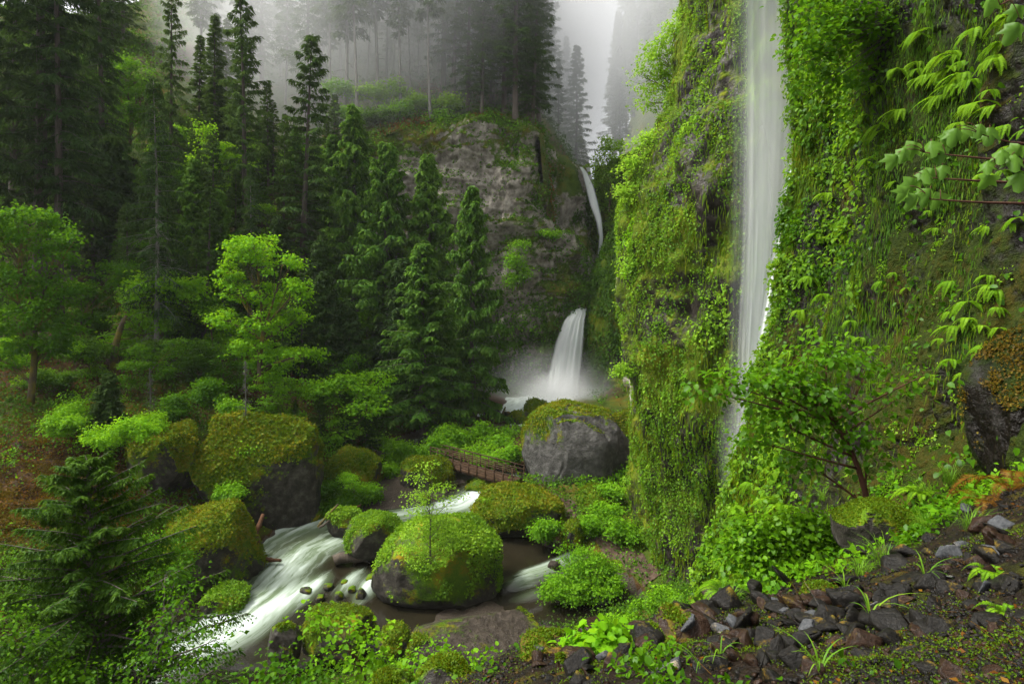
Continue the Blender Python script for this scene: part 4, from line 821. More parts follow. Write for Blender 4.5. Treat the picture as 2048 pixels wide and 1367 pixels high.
px_tree("leafy_shrub", 1330, 560, 41, [(1300, 450, 40, 30), (1275, 480, 24, 26), (1310, 510, 40, 32), (1285, 550, 32, 26), (1330, 470, 30, 24), (1300, 590, 26, 20)], "thick green shrub hugging the corner above the bare rock strip", cat="shrub", lmat=M_maple, ls=.18, ncl=46, nl=30, spread=.5, seed=12, tr=.1)
px_tree("maple_tree", 1218, 420, 119, [(1222, 292, 34, 16), (1205, 330, 34, 20), (1245, 325, 26, 18), (1220, 360, 38, 22)], "mist-pale tree overhanging the upper waterfall", lmat=M_pale, ls=.45, ncl=40, nl=26, spread=1.0, seed=13, tr=.2)
px_tree("leafy_shrub", 1034, 575, 95, [(1038, 495, 18, 16), (1030, 525, 24, 20), (1045, 550, 22, 16), (1025, 560, 20, 16)], "green shrub growing on the ledge of the pale cliff", cat="shrub", lmat=M_shrub, ls=.35, ncl=30, nl=24, spread=.8, seed=14, tr=.1)
px_tree("leafy_shrub", 1098, 480, 98, [(1092, 466, 18, 8), (1108, 470, 14, 7)], "small bright shrub on the crest of the cliff's lower nose", cat="shrub", lmat=M_shrub, ls=.35, ncl=24, nl=20, spread=.7, seed=15, tr=.06)
# brush along the cliff top
for i, (px, py, rx, ry, m, lab) in enumerate([(790, 178, 34, 16, M_pale, "yellow-green brush at the foot of the cliff-top trunks"), (740, 185, 28, 14, M_pale, "yellow-green brush left of the cliff-top trunks"), (680, 175, 26, 18, M_shrub, "green brush at the left end of the cliff-top stand"), (845, 205, 26, 12, M_pale, "bright brush beside the pale brink trunk"), (880, 235, 30, 14, M_shrub, "leafy clump hanging over the cliff brink"), (800, 220, 34, 14, M_shrub, "leafy clump among the rusty ferns of the cliff top"), (900, 205, 24, 12, M_pale, "small bright clump right of the brink trunk"), (700, 225, 34, 16, M_shrub, "leafy clump at the left of the rusty ledge"), (760, 232, 26, 12, M_under, "dull leafy clump over the rusty ledge")]):
    d = 110 - (py - 180) * .05; px_tree("brush_clump", px, py + ry, d, [(px, py, rx, ry), (px + rx * .6, py + ry * .4, rx * .6, ry * .6), (px - rx * .6, py + ry * .3, rx * .6, ry * .7)], lab, cat="shrub", lmat=m, ls=.45, ncl=26, nl=26, spread=1.0, seed=300 + i, tr=.06, trunk=False)
PROT = [broadleaf("understorey_maple", (0, 0, 0), [(q[0], q[1], q[2], q[3], q[3] * .7) for q in rs(60 + j).random((11, 4)) * [5.5, 5.5, 6.5, 1.2] + [-2.7, -2.7, 1.2, .9]], "leafy understorey maple among the conifers of the left hillside", group="understorey maples of the left hillside", lmat=[M_maple, M_mapdk, M_shrub, M_mapdk][j], ls=.3, ncl=20, nl=32, spread=.6, seed=60 + j, tr=.12) for j in range(4)]
for i in range(58):
    rng = rs(1900 + i); bx = -60 + 800 * ((i * .618 + .3) % 1); d = 50 + 66 * ((i * .29 + .1) % 1) ** .9; x = (bx - 1024) / F * d; z = float(gh(x, d))
    if abs(bx - 300) < 170 and d < 57: d += 14; x = (bx - 1024) / F * d; z = float(gh(x, d))
    o = PROT[i % 4] if i < 4 else copy_tree(PROT[i % 4]); o.name = "understorey_maple"; s_ = (.5 + .55 * rng.random()) * (.7 if d < 62 else 1.1)
    o.location = (x, d, z - .2); o.scale = (s_ * 1.1, s_ * 1.1, s_); o.rotation_euler = (0, 0, rng.random() * 6)
px_tree("sapling_tree", 862, 1120, 36.2, [(862, 935, 18, 16), (838, 955, 26, 14), (880, 975, 28, 10), (838, 990, 34, 9), (905, 1000, 24, 8), (855, 1020, 40, 10), (880, 1050, 44, 12), (835, 1065, 40, 12), (900, 1080, 40, 14), (860, 1110, 50, 18), (815, 1105, 34, 14)],
        "slender sapling with airy tiers of small leaves on the mid-stream boulder", lmat=M_pale, ls=.14, ncl=34, nl=18, spread=.5, seed=16, tr=.06, flat=.22, bmat=M_bark)
px_tree("leafy_branch", 1300, 850, 40, [(1245, 735, 14, 14), (1238, 748, 16, 8), (1258, 742, 14, 8)], "thin bent branch with yellow leaves sticking out from the ivy buttress", cat="branch", lmat=M_pale, ls=.16, ncl=20, nl=16, spread=.3, seed=17, tr=.05, bmat=M_bark)
# shrubs near the water
SH = [(870, 900, 34, 24, 63, M_shrub, "thimbleberry bush at the left end of the bridge rail"), (905, 880, 36, 26, 66, M_shrub, "thimbleberry bush behind the middle of the bridge"), (950, 876, 40, 26, 67, M_shrub, "tallest thimbleberry bush behind the bridge"), (995, 890, 36, 26, 65, M_shrub, "thimbleberry bush between bridge and huge boulder"), (1020, 915, 24, 24, 60, M_shrub, "thimbleberry bush touching the huge grey boulder"), (945, 905, 40, 20, 63, M_shrub, "thimbleberry bush close behind the bridge rail"), (985, 920, 34, 18, 60.5, M_shrub, "low thimbleberry bush over the water behind the rail"), (900, 865, 30, 12, 71, M_shrub, "thimbleberry bush under the nearest cedar"),
      (790, 905, 36, 26, 63, M_shrub, "leafy bush left of the bridge mound"), (760, 890, 30, 20, 66, M_shrub, "leafy bush in the shade behind the orange boulder"), (820, 940, 22, 22, 61, M_shrub, "leafy bush filling the gap between two orange boulders"), (775, 955, 24, 24, 59, M_shrub, "leafy bush right of the orange boulder by the water"),
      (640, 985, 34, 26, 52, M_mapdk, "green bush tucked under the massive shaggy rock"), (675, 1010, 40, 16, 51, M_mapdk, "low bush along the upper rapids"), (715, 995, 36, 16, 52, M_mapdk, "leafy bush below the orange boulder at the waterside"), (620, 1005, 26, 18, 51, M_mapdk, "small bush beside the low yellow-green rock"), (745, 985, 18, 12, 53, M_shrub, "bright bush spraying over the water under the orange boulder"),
      (1165, 1120, 56, 36, 39.5, M_shrub, "big feathery green bush overhanging the right-hand shallows"), (1215, 1150, 46, 40, 39, M_shrub, "green bush joined to the feathery one by the path"), (1130, 1165, 46, 34, 38.8, M_shrub, "green bush drooping to the right-hand shallows"), (1175, 1185, 50, 28, 38.5, M_shrub, "lowest green bush at the end of the shallows"),
      (1098, 1060, 26, 18, 45, M_shrub, "small green shrub between moss mound and path"), (1215, 1020, 26, 18, 47, M_shrub, "small shrub on the bank under the huge boulder"), (1245, 1060, 26, 22, 44, M_shrub, "leafy shrub against the foot of the ivy buttress"), (1225, 985, 22, 14, 50, M_shrub, "shrub at the corner of the huge boulder"), (1180, 1052, 20, 12, 46, M_shrub, "tuft-like shrub on the inside of the path bend"),
      (1290, 1225, 30, 24, 30, M_shrub, "green shrub at the foot of the ivy buttress by the shallows"), (1245, 1250, 36, 18, 26, M_shrub, "spreading shrub beyond the dark stones"), (1330, 1200, 30, 24, 28, M_shrub, "shrub beneath the water veil"), (1195, 1275, 36, 16, 20, M_shrub, "shrub hanging over the bank above the dark pool"),
      (110, 850, 44, 24, 44, M_shrub, "light green bush on the left edge of the brown scree"), (200, 870, 50, 22, 43, M_maple, "bright shrub leaning over the scree in front of the spruce"), (265, 860, 40, 26, 43, M_maple, "bright shrub beside the orange mossed rock"), (150, 825, 30, 18, 46, M_shrub, "pale-leaved shrub above the scree"), (300, 845, 22, 20, 47, M_maple, "shrub above the rock undercut"),
      (420, 790, 34, 30, 55, M_mapdk, "leafy bush above the massive shaggy rock"), (350, 810, 26, 30, 54, M_mapdk, "leafy bush behind the orange mossed rock"), (500, 905, 26, 16, 48.5, M_maple, "yellow-green bush growing on the face of the massive rock"), (470, 820, 26, 18, 53, M_shrub, "bush on the crown of the massive rock"), (575, 850, 22, 18, 55, M_mapdk, "bush behind the right shoulder of the massive rock"), (460, 985, 20, 20, 46, M_shrub, "small bush between the slab and the massive rock"), (545, 735, 44, 40, 58, M_mapdk, "dark bush beneath the brilliant maple"), (180, 700, 60, 26, 58, M_under, "dull green bush on the shaded hillside"), (300, 700, 50, 26, 60, M_under, "dull green bush at the foot of the long bare trunk"), (400, 720, 40, 30, 60, M_under, "dull green bush left of the brilliant maple's trunk"), (100, 760, 50, 24, 54, M_under, "dull green bush below the left-edge maple")]
for i, (px, py, rx, ry, d, m, lab) in enumerate(SH):
    rg_ = rs(4000 + i); L = [(px, py, rx * .5, ry * .6, 0, 1.2)]
    for q in range(9):
        an = rg_.random() * 6.283; rr = .35 + .55 * rg_.random(); L.append((px + rx * rr * math.cos(an), py + ry * rr * math.sin(an) * .9, rx * (.2 + .3 * rg_.random()), ry * (.2 + .35 * rg_.random()), rg_.normal() * .5, .8 + .8 * rg_.random()))
    s = d / 50
    px_tree("leafy_bush", px, py + ry, d, L, lab, cat="bush", lmat=m, ls=.2 * s if d > 30 else .13, ncl=14, nl=34, spread=.52 * s if d > 30 else .3, seed=500 + i, tr=.05, trunk=False, part="stems", crown_name="foliage", flat=.6)

# ---------------------------------------------------------------- leaves and moss growing over the ground and the walls (uncountable cover)
def cover(name, V, Q, n, seed, mat, wfun, ls, lift=.1, hang=.5, six=False, shadefun=None, wid=.75, sizefun=None, upk=.45):
    rng = rs(seed)
    P, N = scatter(V, Q, n, rng, wfun)
    P = P + N * (rng.random((n, 1)) ** 1.5 * lift)
    D = nrm(rng.normal(size=(n, 3)) * .6 + N * .45 + np.array([0, 0, -hang])); Nn = nrm(N * .7 + np.array([0, 0, upk]) + rng.normal(size=(n, 3)) * .4)
    ln = ls * (.5 + .8 * rng.random(n)) * (sizefun(P) if sizefun else 1)
    a = Acc(); rv = np.clip(.35 + fbm(P, .9, 3, seed + 3) * .55 + rng.random(n) * .45 - .2, 0, 1)
    (leaves6 if six else leaves)(a, P, D, Nn, ln, ln * wid * (.8 + .4 * rng.random(n)), rv)
    return tag(link(name, a.mesh(name), mat), kind="stuff")
EYEP = np.array([0, 0, EYE])
def facing(c, n): return (np.einsum('ij,ij->i', nrm(EYEP - c), n) > -.25)
def clump(c, f, seed, lo=-.1, hi=.5): return sstep(lo, hi, fbm(c, f, 3, seed))
def inview(c, m=80):
    px, py = pxof(c); return (px > -m) & (px < 2048 + m) & (py > -m) & (py < 1367 + m)
def strands(name, V, Q, n, seed, mat, wfun, ln, wd, lift=.05):
    rng = rs(seed); P, N = scatter(V, Q, n, rng, wfun); P = P + N * (lift * rng.random((n, 1)))
    D = nrm(np.array([0, 0, -1.]) + N * .12 + rng.normal(size=(n, 3)) * .12); a = Acc(); L = ln * (.4 + rng.random(n))
    leaves(a, P, D, N + rng.normal(size=(n, 3)) * .25, L, wd * (.6 + .8 * rng.random(n)), np.clip(.4 + fbm(P, .8, 3, seed) * .6 + rng.normal(size=n) * .15, 0, 1), droop=.02, mid=.3)
    return tag(link(name, a.mesh(name), mat), kind="stuff")
# ivy buttress
V, Q = CE[0], CE[1]
def wCE(c, n): return facing(c, n) * inview(c) * clump(c * [1, 1, .6], .55, 7, -.35, .45) * (np.abs(n[:, 1]) > -1) * (1 - .93 * ((c[:, 1] > 49) & (c[:, 2] < 25)))
cover("wall_leaves", V, Q, 85000, 31, M_ivy, wCE, .16, .22, .7)
strands("hanging_moss", V, Q, 30000, 32, M_mossb, lambda c, n: facing(c, n) * inview(c) * clump(c * [1, 1, .3], .8, 17, -.3, .3), .6, .07, .1)
cover("wall_leaves", V, Q, 9000, 33, M_pale, lambda c, n: facing(c, n) * inview(c) * clump(c, .35, 27, .15, .5) * (1 - .95 * ((c[:, 1] > 49) & (c[:, 2] < 25))), .24, .5, .6)
# near wall
V, Q = CF[0], CF[1]
def edge(c, a=0, b=90):           # how close to the leading edge of the near wall
    px, py = pxof(c); e = np.interp(py, [-60, 100, 300, 600, 800, 1000, 1200], [1580, 1592, 1604, 1562, 1502, 1440, 1395]); return px - e
def wCF(c, n): return facing(c, n) * inview(c) * (.10 + clump(c, .8, 9, .0, .5)) * (.14 + 1.2 * sstep(160, 0, edge(c)))
cover("near_wall_leaves", V, Q, 19000, 41, M_near, wCF, .12, .22, .7, six=True)
cover("near_wall_leaves", V, Q, 15000, 45, M_ivy, lambda c, n: facing(c, n) * inview(c) * sstep(190, 30, edge(c)) * clump(c, .9, 19, -.15, .4), .15, .35, .7, six=True)
cover("small_wall_plants", V, Q, 7000, 46, M_ivy, lambda c, n: facing(c, n) * inview(c) * clump(c, 2.2, 29, .25, .6), .06, .06, .5)
strands("hanging_moss", V, Q, 70000, 42, M_mossb, lambda c, n: facing(c, n) * inview(c) * clump(c * [1, 1, .3], 1.2, 13, -.15, .35) * (.05 + sstep(230, 0, edge(c))), .22, .022, .08)
strands("hanging_moss", V, Q, 22000, 43, M_under, lambda c, n: facing(c, n) * inview(c) * clump(c * [1, 1, .3], 1.0, 23, .05, .45), .2, .022, .06)
# gorge wall, cliffs, slopes
cover("wall_leaves", CD[0], CD[1], 26000, 51, M_under, lambda c, n: facing(c, n) * clump(c, .3, 5, -.5, .3), .42, .5, .7)
cover("wall_leaves", CC[0], CC[1], 12000, 52, M_pale, lambda c, n: facing(c, n) * clump(c, .25, 6, -.4, .4), .5, .8, .6)
def wBC(c, n): 
    px, py = pxof(c); low = sstep(560, 700, py) * .9 + sstep(1085, 1130, px) * sstep(440, 500, py) * .5
    return facing(c, n) * np.clip(clump(c, .2, 8, .12, .45) * .35 + low * clump(c, .25, 18, -.4, .3) + (n[:, 2] > .45) * .5, 0, 1)
cover("cliff_plants", BC[0], BC[1], 42000, 53, M_under, wBC, .42, .45, .5)
cover("cliff_plants", BC[0], BC[1], 12000, 56, M_shrub, wBC, .4, .6, .5)
cover("cliff_plants", CB[0], CB[1], 5000, 54, M_under, lambda c, n: facing(c, n) * clump(c, .25, 9, -.1, .4), .45, .5, .5)
cover("rusty_ferns", UV, UQ, 9000, 55, M_redfern, lambda c, n: (c[:, 1] < 128) * (c[:, 0] > -36) * clump(c, .18, 10, -.05, .4), .5, .5, .1)
cover("cliff_top_brush", UV, UQ, 30000, 57, M_under, lambda c, n: (c[:, 1] < 170) * clump(c, .13, 11, -.3, .4), .6, 1.4, .1)
# hillside undergrowth
def wG(c, n):
    px, py = pxof(c); d = c[:, 1]; dry = (c[:, 2] - wl(c[:, 1]) > .45)
    scr = np.exp(-(((px - 100) / 200) ** 2 + ((py - 1000) / 110) ** 2)) * (d < 60)
    return dry * inview(c, 60) * (55 / np.maximum(d, 14)) ** 1.3 * np.clip(clump(c, .16, 12, -.35, .35) - scr * 1.2, .02, 1)
cover("undergrowth", GV, GQ, 130000, 61, M_under, wG, .26, .9, .1, sizefun=lambda P: P[:, 1] / 55)
cover("undergrowth", GV, GQ, 60000, 62, M_shrub, lambda c, n: wG(c, n) * clump(c, .22, 15, .0, .4) * (c[:, 1] < 110), .22, 1.1, .1, sizefun=lambda P: P[:, 1] / 55)
def wS(c, n):
    px, py = pxof(c); return (c[:, 1] < 60) * np.exp(-(((px - 110) / 230) ** 2 + ((py - 990) / 130) ** 2)) * (.15 + clump(c, .9, 71, -.2, .4))
cover("scree_moss", GV, GQ, 60000, 65, M_brmoss, wS, .13, .1, .0)
cover("dead_bracken", GV, GQ, 22000, 63, M_redfern, lambda c, n: (c[:, 2] - wl(c[:, 1]) > .5) * inview(c) * (c[:, 0] < -8) * (c[:, 1] < 80) * clump(c, .3, 16, -.1, .4), .16, .15, .1)
# moss and herbs on the foreground slope
def wN(c, n):
    px, py = pxof(c); return inview(c, 40) * (4 / np.maximum(c[:, 1], 2.5)) ** 1.2 * clump(c, 1.3, 35, -.1, .4)
cover("slope_moss", NV, NQ, 60000, 71, M_mossb, wN, .015, .02, -.1)
def wN2(c, n):
    px, py = pxof(c); return inview(c, 40) * clump(c, 1.1, 37, .05, .45) * ((c[:, 1] > 7.6) | (py > 1290)) * (4 / np.maximum(c[:, 1], 3))
cover("slope_herbs", NV, NQ, 9000, 72, M_near, wN2, .06, .12, .0, six=True, sizefun=lambda P: .45 + P[:, 1] * .11)
cover("slope_herbs", NV, NQ, 12000, 73, M_shrub, lambda c, n: inview(c, 40) * (c[:, 1] > 7.8) * clump(c, .9, 38, -.2, .3), .09, .2, .2)

# ---------------------------------------------------------------- footbridge
def boxes(acc, a, b, w_, h_, rnd=.5, up=(0, 0, 1)):
    a = np.array(a, float); b = np.array(b, float); T = nrm(b - a); S = np.cross(T, up); S = nrm(S) if np.linalg.norm(S) > .1 else np.array([1., 0, 0]); U = np.cross(S, T)
    c = [(-1, -1), (1, -1), (1, 1), (-1, 1)]; Vv = [a + S * w_ / 2 * x + U * h_ / 2 * y for x, y in c] + [b + S * w_ / 2 * x + U * h_ / 2 * y for x, y in c]
    acc.add(Vv, [[0, 1, 5, 4], [1, 2, 6, 5], [2, 3, 7, 6], [3, 0, 4, 7], [3, 2, 1, 0], [4, 5, 6, 7]], rnd)
BL = W(862, 915, 61); BR = W(1027, 963, 53.2); BL[2] = BR[2] = 4.2; bl = np.linalg.norm(BR - BL); bt = (BR - BL) / bl; bs = np.array([-bt[1], bt[0], 0])
if bs[1] < 0: bs = -bs
br = thing("footbridge", tuple(BL), "brown timber footbridge with three-bar rails crossing the white stream", "bridge")
U_ = np.array([0, 0, 1.]); wdt = 1.3
for k in range(2):
    a = Acc(); o_ = bs * (wdt * k); boxes(a, o_ - U_ * .33, bt * bl + o_ - U_ * .33, .16, .5); link("beam", a.mesh("beam"), M_wood, br)
a = Acc()
for i in range(int(bl / .2)):
    c = bt * (i * .2 + .1); boxes(a, c - bs * .1 - U_ * .05, c + bs * (wdt + .1) - U_ * .05, .185, .055, (i * .37) % 1)
link("deck", a.mesh("deck"), M_wood, br)
for k in range(2):
    off = bs * (wdt + .12) * k - bs * .1 * (1 - k)
    for i in range(11):
        c = bt * (.05 + (bl - .1) * i / 10) + off; a = Acc(); boxes(a, c - U_ * .5, c + U_ * 1.12, .1, .12, .5, (0, 1, 0)); link("post", a.mesh("post"), M_wood, br)
    for h, s in ((1.13, .1), (.78, .09), (.42, .09)):
        a = Acc(); o2 = off + bs * (.07 if k == 0 else -.07) + U_ * h; boxes(a, o2 - bt * .1, o2 + bt * (bl + .1), .05, s); link("rail", a.mesh("rail"), M_wood, br)

# ---------------------------------------------------------------- path
pp = np.array([ground_at(px, py)[:2] for px, py in [(1036, 972), (1075, 985), (1110, 998), (1140, 1018), (1158, 1042), (1185, 1066), (1220, 1090), (1255, 1112), (1285, 1135), (1310, 1160)]])
t = np.linspace(0, 1, 90); s = np.linspace(0, 1, len(pp)); pc = np.stack([np.interp(t, s, pp[:, k]) for k in (0, 1)], -1)
for _ in range(10): pc[1:-1] = (pc[:-2] + pc[1:-1] * 2 + pc[2:]) / 4
tn = nrm(np.gradient(pc, axis=0)); sd = np.stack([-tn[:, 1], tn[:, 0]], -1); rows = []
for i, e in enumerate(np.linspace(-1, 1, 9)):
    q = pc + sd * (e * (.75 + .18 * np.sin(t * 40 + e))[:, None]); rows.append(np.stack([q[:, 0], q[:, 1], gh(q[:, 0], q[:, 1]) + .09 - abs(e) ** 3 * .12], -1))
pv = np.array(rows); tag(link("dirt_path", mesh_np("dirt_path", pv.reshape(-1, 3), [grid_quads(9, 90)[:, ::-1]], {"moss": np.repeat(np.where(np.abs(np.linspace(-1, 1, 9)) > .8, .45, -.3), 90)}, True), M_dirt), kind="structure")

# ---------------------------------------------------------------- driftwood
def log(px0, py0, px1, py1, d0, d1, r0, r1, label, mat, seed, name="log", stubs=3):
    rng = rs(seed); A = W(px0, py0, d0); B = W(px1, py1, d1); n = 14; t = np.linspace(0, 1, n)[:, None]
    P = (B - A) * t + fbm(np.concatenate([t * 3, t * 0 + seed, t * 0], 1), 1, 2, seed)[:, None] * r0 * .8; P[0] = 0
    a = Acc(); tube(a, P, np.linspace(r0, r1, n) * (1 + .12 * rng.normal(size=n)), 9)
    for _ in range(stubs):
        i = rng.integers(3, n - 2); dv = nrm(rng.normal(size=3)); tube(a, [P[i], P[i] + dv * r0 * 3], [r0 * .3, r0 * .12], 5)
    o = thing(name, tuple(A), label, "log" if name == "log" else "branch"); link("wood", a.mesh("wood", True), mat, o); return o
log(668, 1120, 815, 1096, 43, 43.6, .36, .3, "weathered grey-brown log lying at the foot of the domed boulder", M_drift, 1)
log(497, 1128, 524, 1030, 41.5, 45, .26, .14, "reddish rotten log leaning upright against the mossed slab", M_rotten, 2)
log(500, 1108, 560, 1122, 43.5, 42.5, .2, .1, "short reddish log lying at the base of the leaning one", M_rotten, 3)
log(636, 1052, 676, 1008, 47, 47, .11, .07, "upper mossy stick propped on the small leafy boulder", M_barkm, 4, "driftwood_stick", 1)
log(638, 1055, 668, 1034, 46.6, 46.8, .1, .06, "lower grey stick beside the propped mossy one", M_drift, 5, "driftwood_stick", 1)
log(690, 1020, 722, 1010, 48.5, 49, .1, .05, "orange broken stick behind the small leafy boulder", M_rotten, 6, "driftwood_stick", 1)
log(1026, 838, 1070, 858, 77, 75, .42, .3, "dark wet log sloping from the pool outlet rocks", M_drift, 7)
log(1036, 833, 1082, 850, 77, 75, .3, .22, "orange-brown split log on the pool outlet jam", M_rotten, 8)
log(1014, 846, 1066, 866, 76, 74, .3, .2, "grey log lowest in the pool outlet jam", M_drift, 9)
log(990, 838, 1018, 862, 77, 75, .2, .12, "mossy thin log left in the pool outlet jam", M_barkm, 10)
log(1004, 832, 1012, 812, 77, 77, .2, .08, "upright dark root snag standing in front of the white pool", M_barkm, 11, stubs=5)
a = Acc(); rg = rs(5); b = W(305, 915, 50.5)
for i in range(22):
    az = rg.random() * 3.6 + 2.9; L = 1.2 + rg.random() * 1.2; e = np.array([math.cos(az) * L, math.sin(az) * L * .5, -L * (.5 + .6 * rg.random())]); tube(a, bez([0, 0, 0], e * [.8, .8, .1] + [0, 0, .3], e, 8) + fbm(np.arange(8)[:, None] * [1., 0, 0] + i, .6, 2, 3)[:, None] * .12, np.linspace(.15, .03, 8), 5)
o = thing("root_plate", tuple(b), "tangle of exposed orange roots spilling from under the mossed rock", "roots"); link("roots", a.mesh("roots", True), M_barkm, o)

# ---------------------------------------------------------------- talus stones
def stone_mesh(seed):
    rng = rs(seed); bm = bmesh.new(); el = np.array([1, .55 + .4 * rng.random(), .4 + .4 * rng.random()])
    for p in nrm(rng.normal(size=(13, 3))) * (.75 + .3 * rng.random((13, 1))) * el: bm.verts.new(p)
    r = bmesh.ops.convex_hull(bm, input=bm.verts); bmesh.ops.delete(bm, geom=[v for v in bm.verts if not v.link_faces], context='VERTS')
    bmesh.ops.bevel(bm, geom=list(bm.edges), offset=.05, segments=1, affect='EDGES'); bmesh.ops.triangulate(bm, faces=bm.faces)
    bmesh.ops.subdivide_edges(bm, edges=list(bm.edges), cuts=2, use_grid_fill=True)
    V = np.array([v.co[:] for v in bm.verts]); T = np.array([[v.index for v in f.verts] for f in bm.faces if len(f.verts) == 3]); bm.free()
    V = V + nrm(V) * (fbm(V + seed, 4.0, 3, seed) * .05)[:, None]
    return mesh_np("stone", V, [T], {"moss": .12 + V[:, 2] * .35 + fbm(V + seed, 1.3, 2, seed) * .6})
SM = [stone_mesh(700 + i) for i in range(16)]
def stone(px, py, size_px, label, mat, mi, group=None, rot=None, hf=near_at, sink=.38):
    p = hf(px, py); s = size_px / 2 / F * p[1]; rng = rs(int(px * 7 + py))
    o = bpy.data.objects.new("talus_stone", SM[mi % 16]); COL.objects.link(o)
    if not SM[mi % 16].materials: SM[mi % 16].materials.append(None)
    o.material_slots[0].link = 'OBJECT'; o.material_slots[0].material = mat
    o.location = (p[0], p[1], p[2] + s * (.45 - sink)); o.scale = (s,) * 3; o.rotation_euler = rot or tuple(rng.random(3) * [1.2, 1.2, 6.3] - [.6, .6, 0]); tag(o, label, "stone", group); return o
stone(1372, 1272, 84, "grey block with a smooth flat face, brightest of the near stones", M_stoneg, 3, rot=(.3, .2, .6), sink=-.1)
stone(1332, 1338, 90, "dark stone crusted with cream lichen in the bottom row", M_stoneg, 5)
stone(1082, 1308, 52, "small stone with a pale tan face among dark moss", M_stoneg, 7, sink=-.1)
stone(1482, 1246, 96, "large wet red-brown stone shining in the talus", M_stoneb, 9)
stone(1440, 1262, 60, "speckled grey stone between the flat block and the red-brown stone", M_stoneg, 2)
stone(1560, 1180, 76, "tall dark wedge of stone standing on the talus crest", M_stone, 11, rot=(.9, .3, .4), sink=-.2)
stone(1508, 1198, 74, "dark upright block second from the top of the talus crest", M_stone, 12, rot=(1.0, .1, 1.2), sink=-.2)
stone(1430, 1195, 86, "rounded moss-streaked stone at the left end of the talus crest", M_stoneb, 13)
stone(1690, 1168, 100, "long angular wet slab on the talus crest under the tuft of grass", M_stone, 14)
stone(1900, 1110, 64, "round grey-brown cobble on the right side of the slope", M_stoneg, 8)
rg = rs(77); cnt = 0; zones = [(1290, 1800, 1188, 1315, 195), (1700, 2048, 1090, 1270, 70), (1040, 1320, 1275, 1367, 34), (1750, 2040, 1010, 1110, 22), (1400, 2040, 1290, 1367, 24)]
for x0, x1, y0, y1, n in zones:
    for i in range(n):
        px, py = x0 + (x1 - x0) * rg.random(), y0 + (y1 - y0) * rg.random()
        if (px - 1372) ** 2 + (py - 1272) ** 2 < 2800 and py > 1250: continue
        q = near_at(px, py)
        if q[1] > 9: continue
        sz = (26 + 84 * rg.random() ** 1.8); bm_ = rg.random()
        if bm_ < .62: stone(px, py, sz, "wet black angular stone in the near talus slope", M_stone, rg.integers(16), "wet black talus stones")
        elif bm_ < .88: stone(px, py, sz, "wet brown angular stone in the near talus slope", M_stoneb, rg.integers(16), "wet brown talus stones")
        else: stone(px, py, sz * .8, "grey stone with lichen blotches in the near talus slope", M_stoneg, rg.integers(16), "lichened grey talus stones")
def chips(name, n, seed, mat, s0, s1, wf):
    rng = rs(seed); P, N = scatter(NV, NQ, n, rng, wf); Vs = []; Ts = []; k = 0
    for j in range(4):
        bm = bmesh.new()
        for p in nrm(rs(990 + j).normal(size=(8, 3))) * [1, .8, .55]: bm.verts.new(p)
        bmesh.ops.convex_hull(bm, input=bm.verts); bmesh.ops.triangulate(bm, faces=bm.faces); bm.verts.index_update()
        v = np.array([x.co[:] for x in bm.verts]); t = np.array([[x.index for x in f.verts] for f in bm.faces]); bm.free()
        idx = np.arange(j, n, 4); m = len(idx); a = rng.random(m) * 6.283; sc = (s0 + (s1 - s0) * rng.random(m) ** 2.2)[:, None, None]; til = rng.normal(size=(m, 1)) * .4
        x = v[None, :, 0] * np.cos(a)[:, None] - v[None, :, 1] * np.sin(a)[:, None]; y = v[None, :, 0] * np.sin(a)[:, None] + v[None, :, 1] * np.cos(a)[:, None]; z = v[None, :, 2] + x * til
        Vs.append((np.stack([x, y, z], -1) * sc + P[idx][:, None] + [0, 0, .1 * s0]).reshape(-1, 3)); Ts.append((t[None] + (np.arange(m) * len(v))[:, None, None] + k).reshape(-1, 3)); k += m * len(v)
    V_ = np.concatenate(Vs); return tag(link(name, mesh_np(name, V_, [np.concatenate(Ts)], {"moss": fbm(V_, 2.0, 3, seed) * .7}), mat), kind="stuff")
def wT(c, n):
    px, py = pxof(c); return inview(c, 20) * (c[:, 1] < 8.5) * (4 / np.maximum(c[:, 1], 2.5)) ** 1.5 * (.08 + clump(c, 1.0, 61, -.25, .35))
chips("talus_gravel", 9000, 62, M_stone, .008, .05, wT); chips("talus_gravel", 6000, 63, M_stoneb, .008, .045, wT)
def litter(n, seed):     # fallen leaves and twigs
    rng = rs(seed); P, N = scatter(NV, NQ, n, rng, wT); a = Acc(); k = n // 3; D = rng.normal(size=(n, 3)) * [1, 1, .15]
    leaves(a, P[k:] + N[k:] * .012, D[k:], N[k:] + rng.normal(size=(n - k, 3)) * .3, .05, .03, rng.random(n - k)); sticks(a, P[:k] + N[:k] * .01, P[:k] + nrm(D[:k]) * (.05 + .12 * rng.random((k, 1))) + N[:k] * .02, .0025, .0015, rng.random(k)); return a.mesh("leaf_litter")
tag(link("leaf_litter", litter(450, 64), M_redfern), kind="stuff")
rg = rs(78)
for i in range(26):     # loose stones under the massive rock on the far bank
    px, py = 270 + 150 * rg.random(), 985 + 40 * rg.random(); q = ground_at(px, py)
    o = stone(px, py, 12 + 16 * rg.random(), "brown stone in the spill of rubble above the mossed slab", M_slab, rg.integers(16), "rubble above the mossed slab", hf=ground_at); o.name = "rubble_stone"
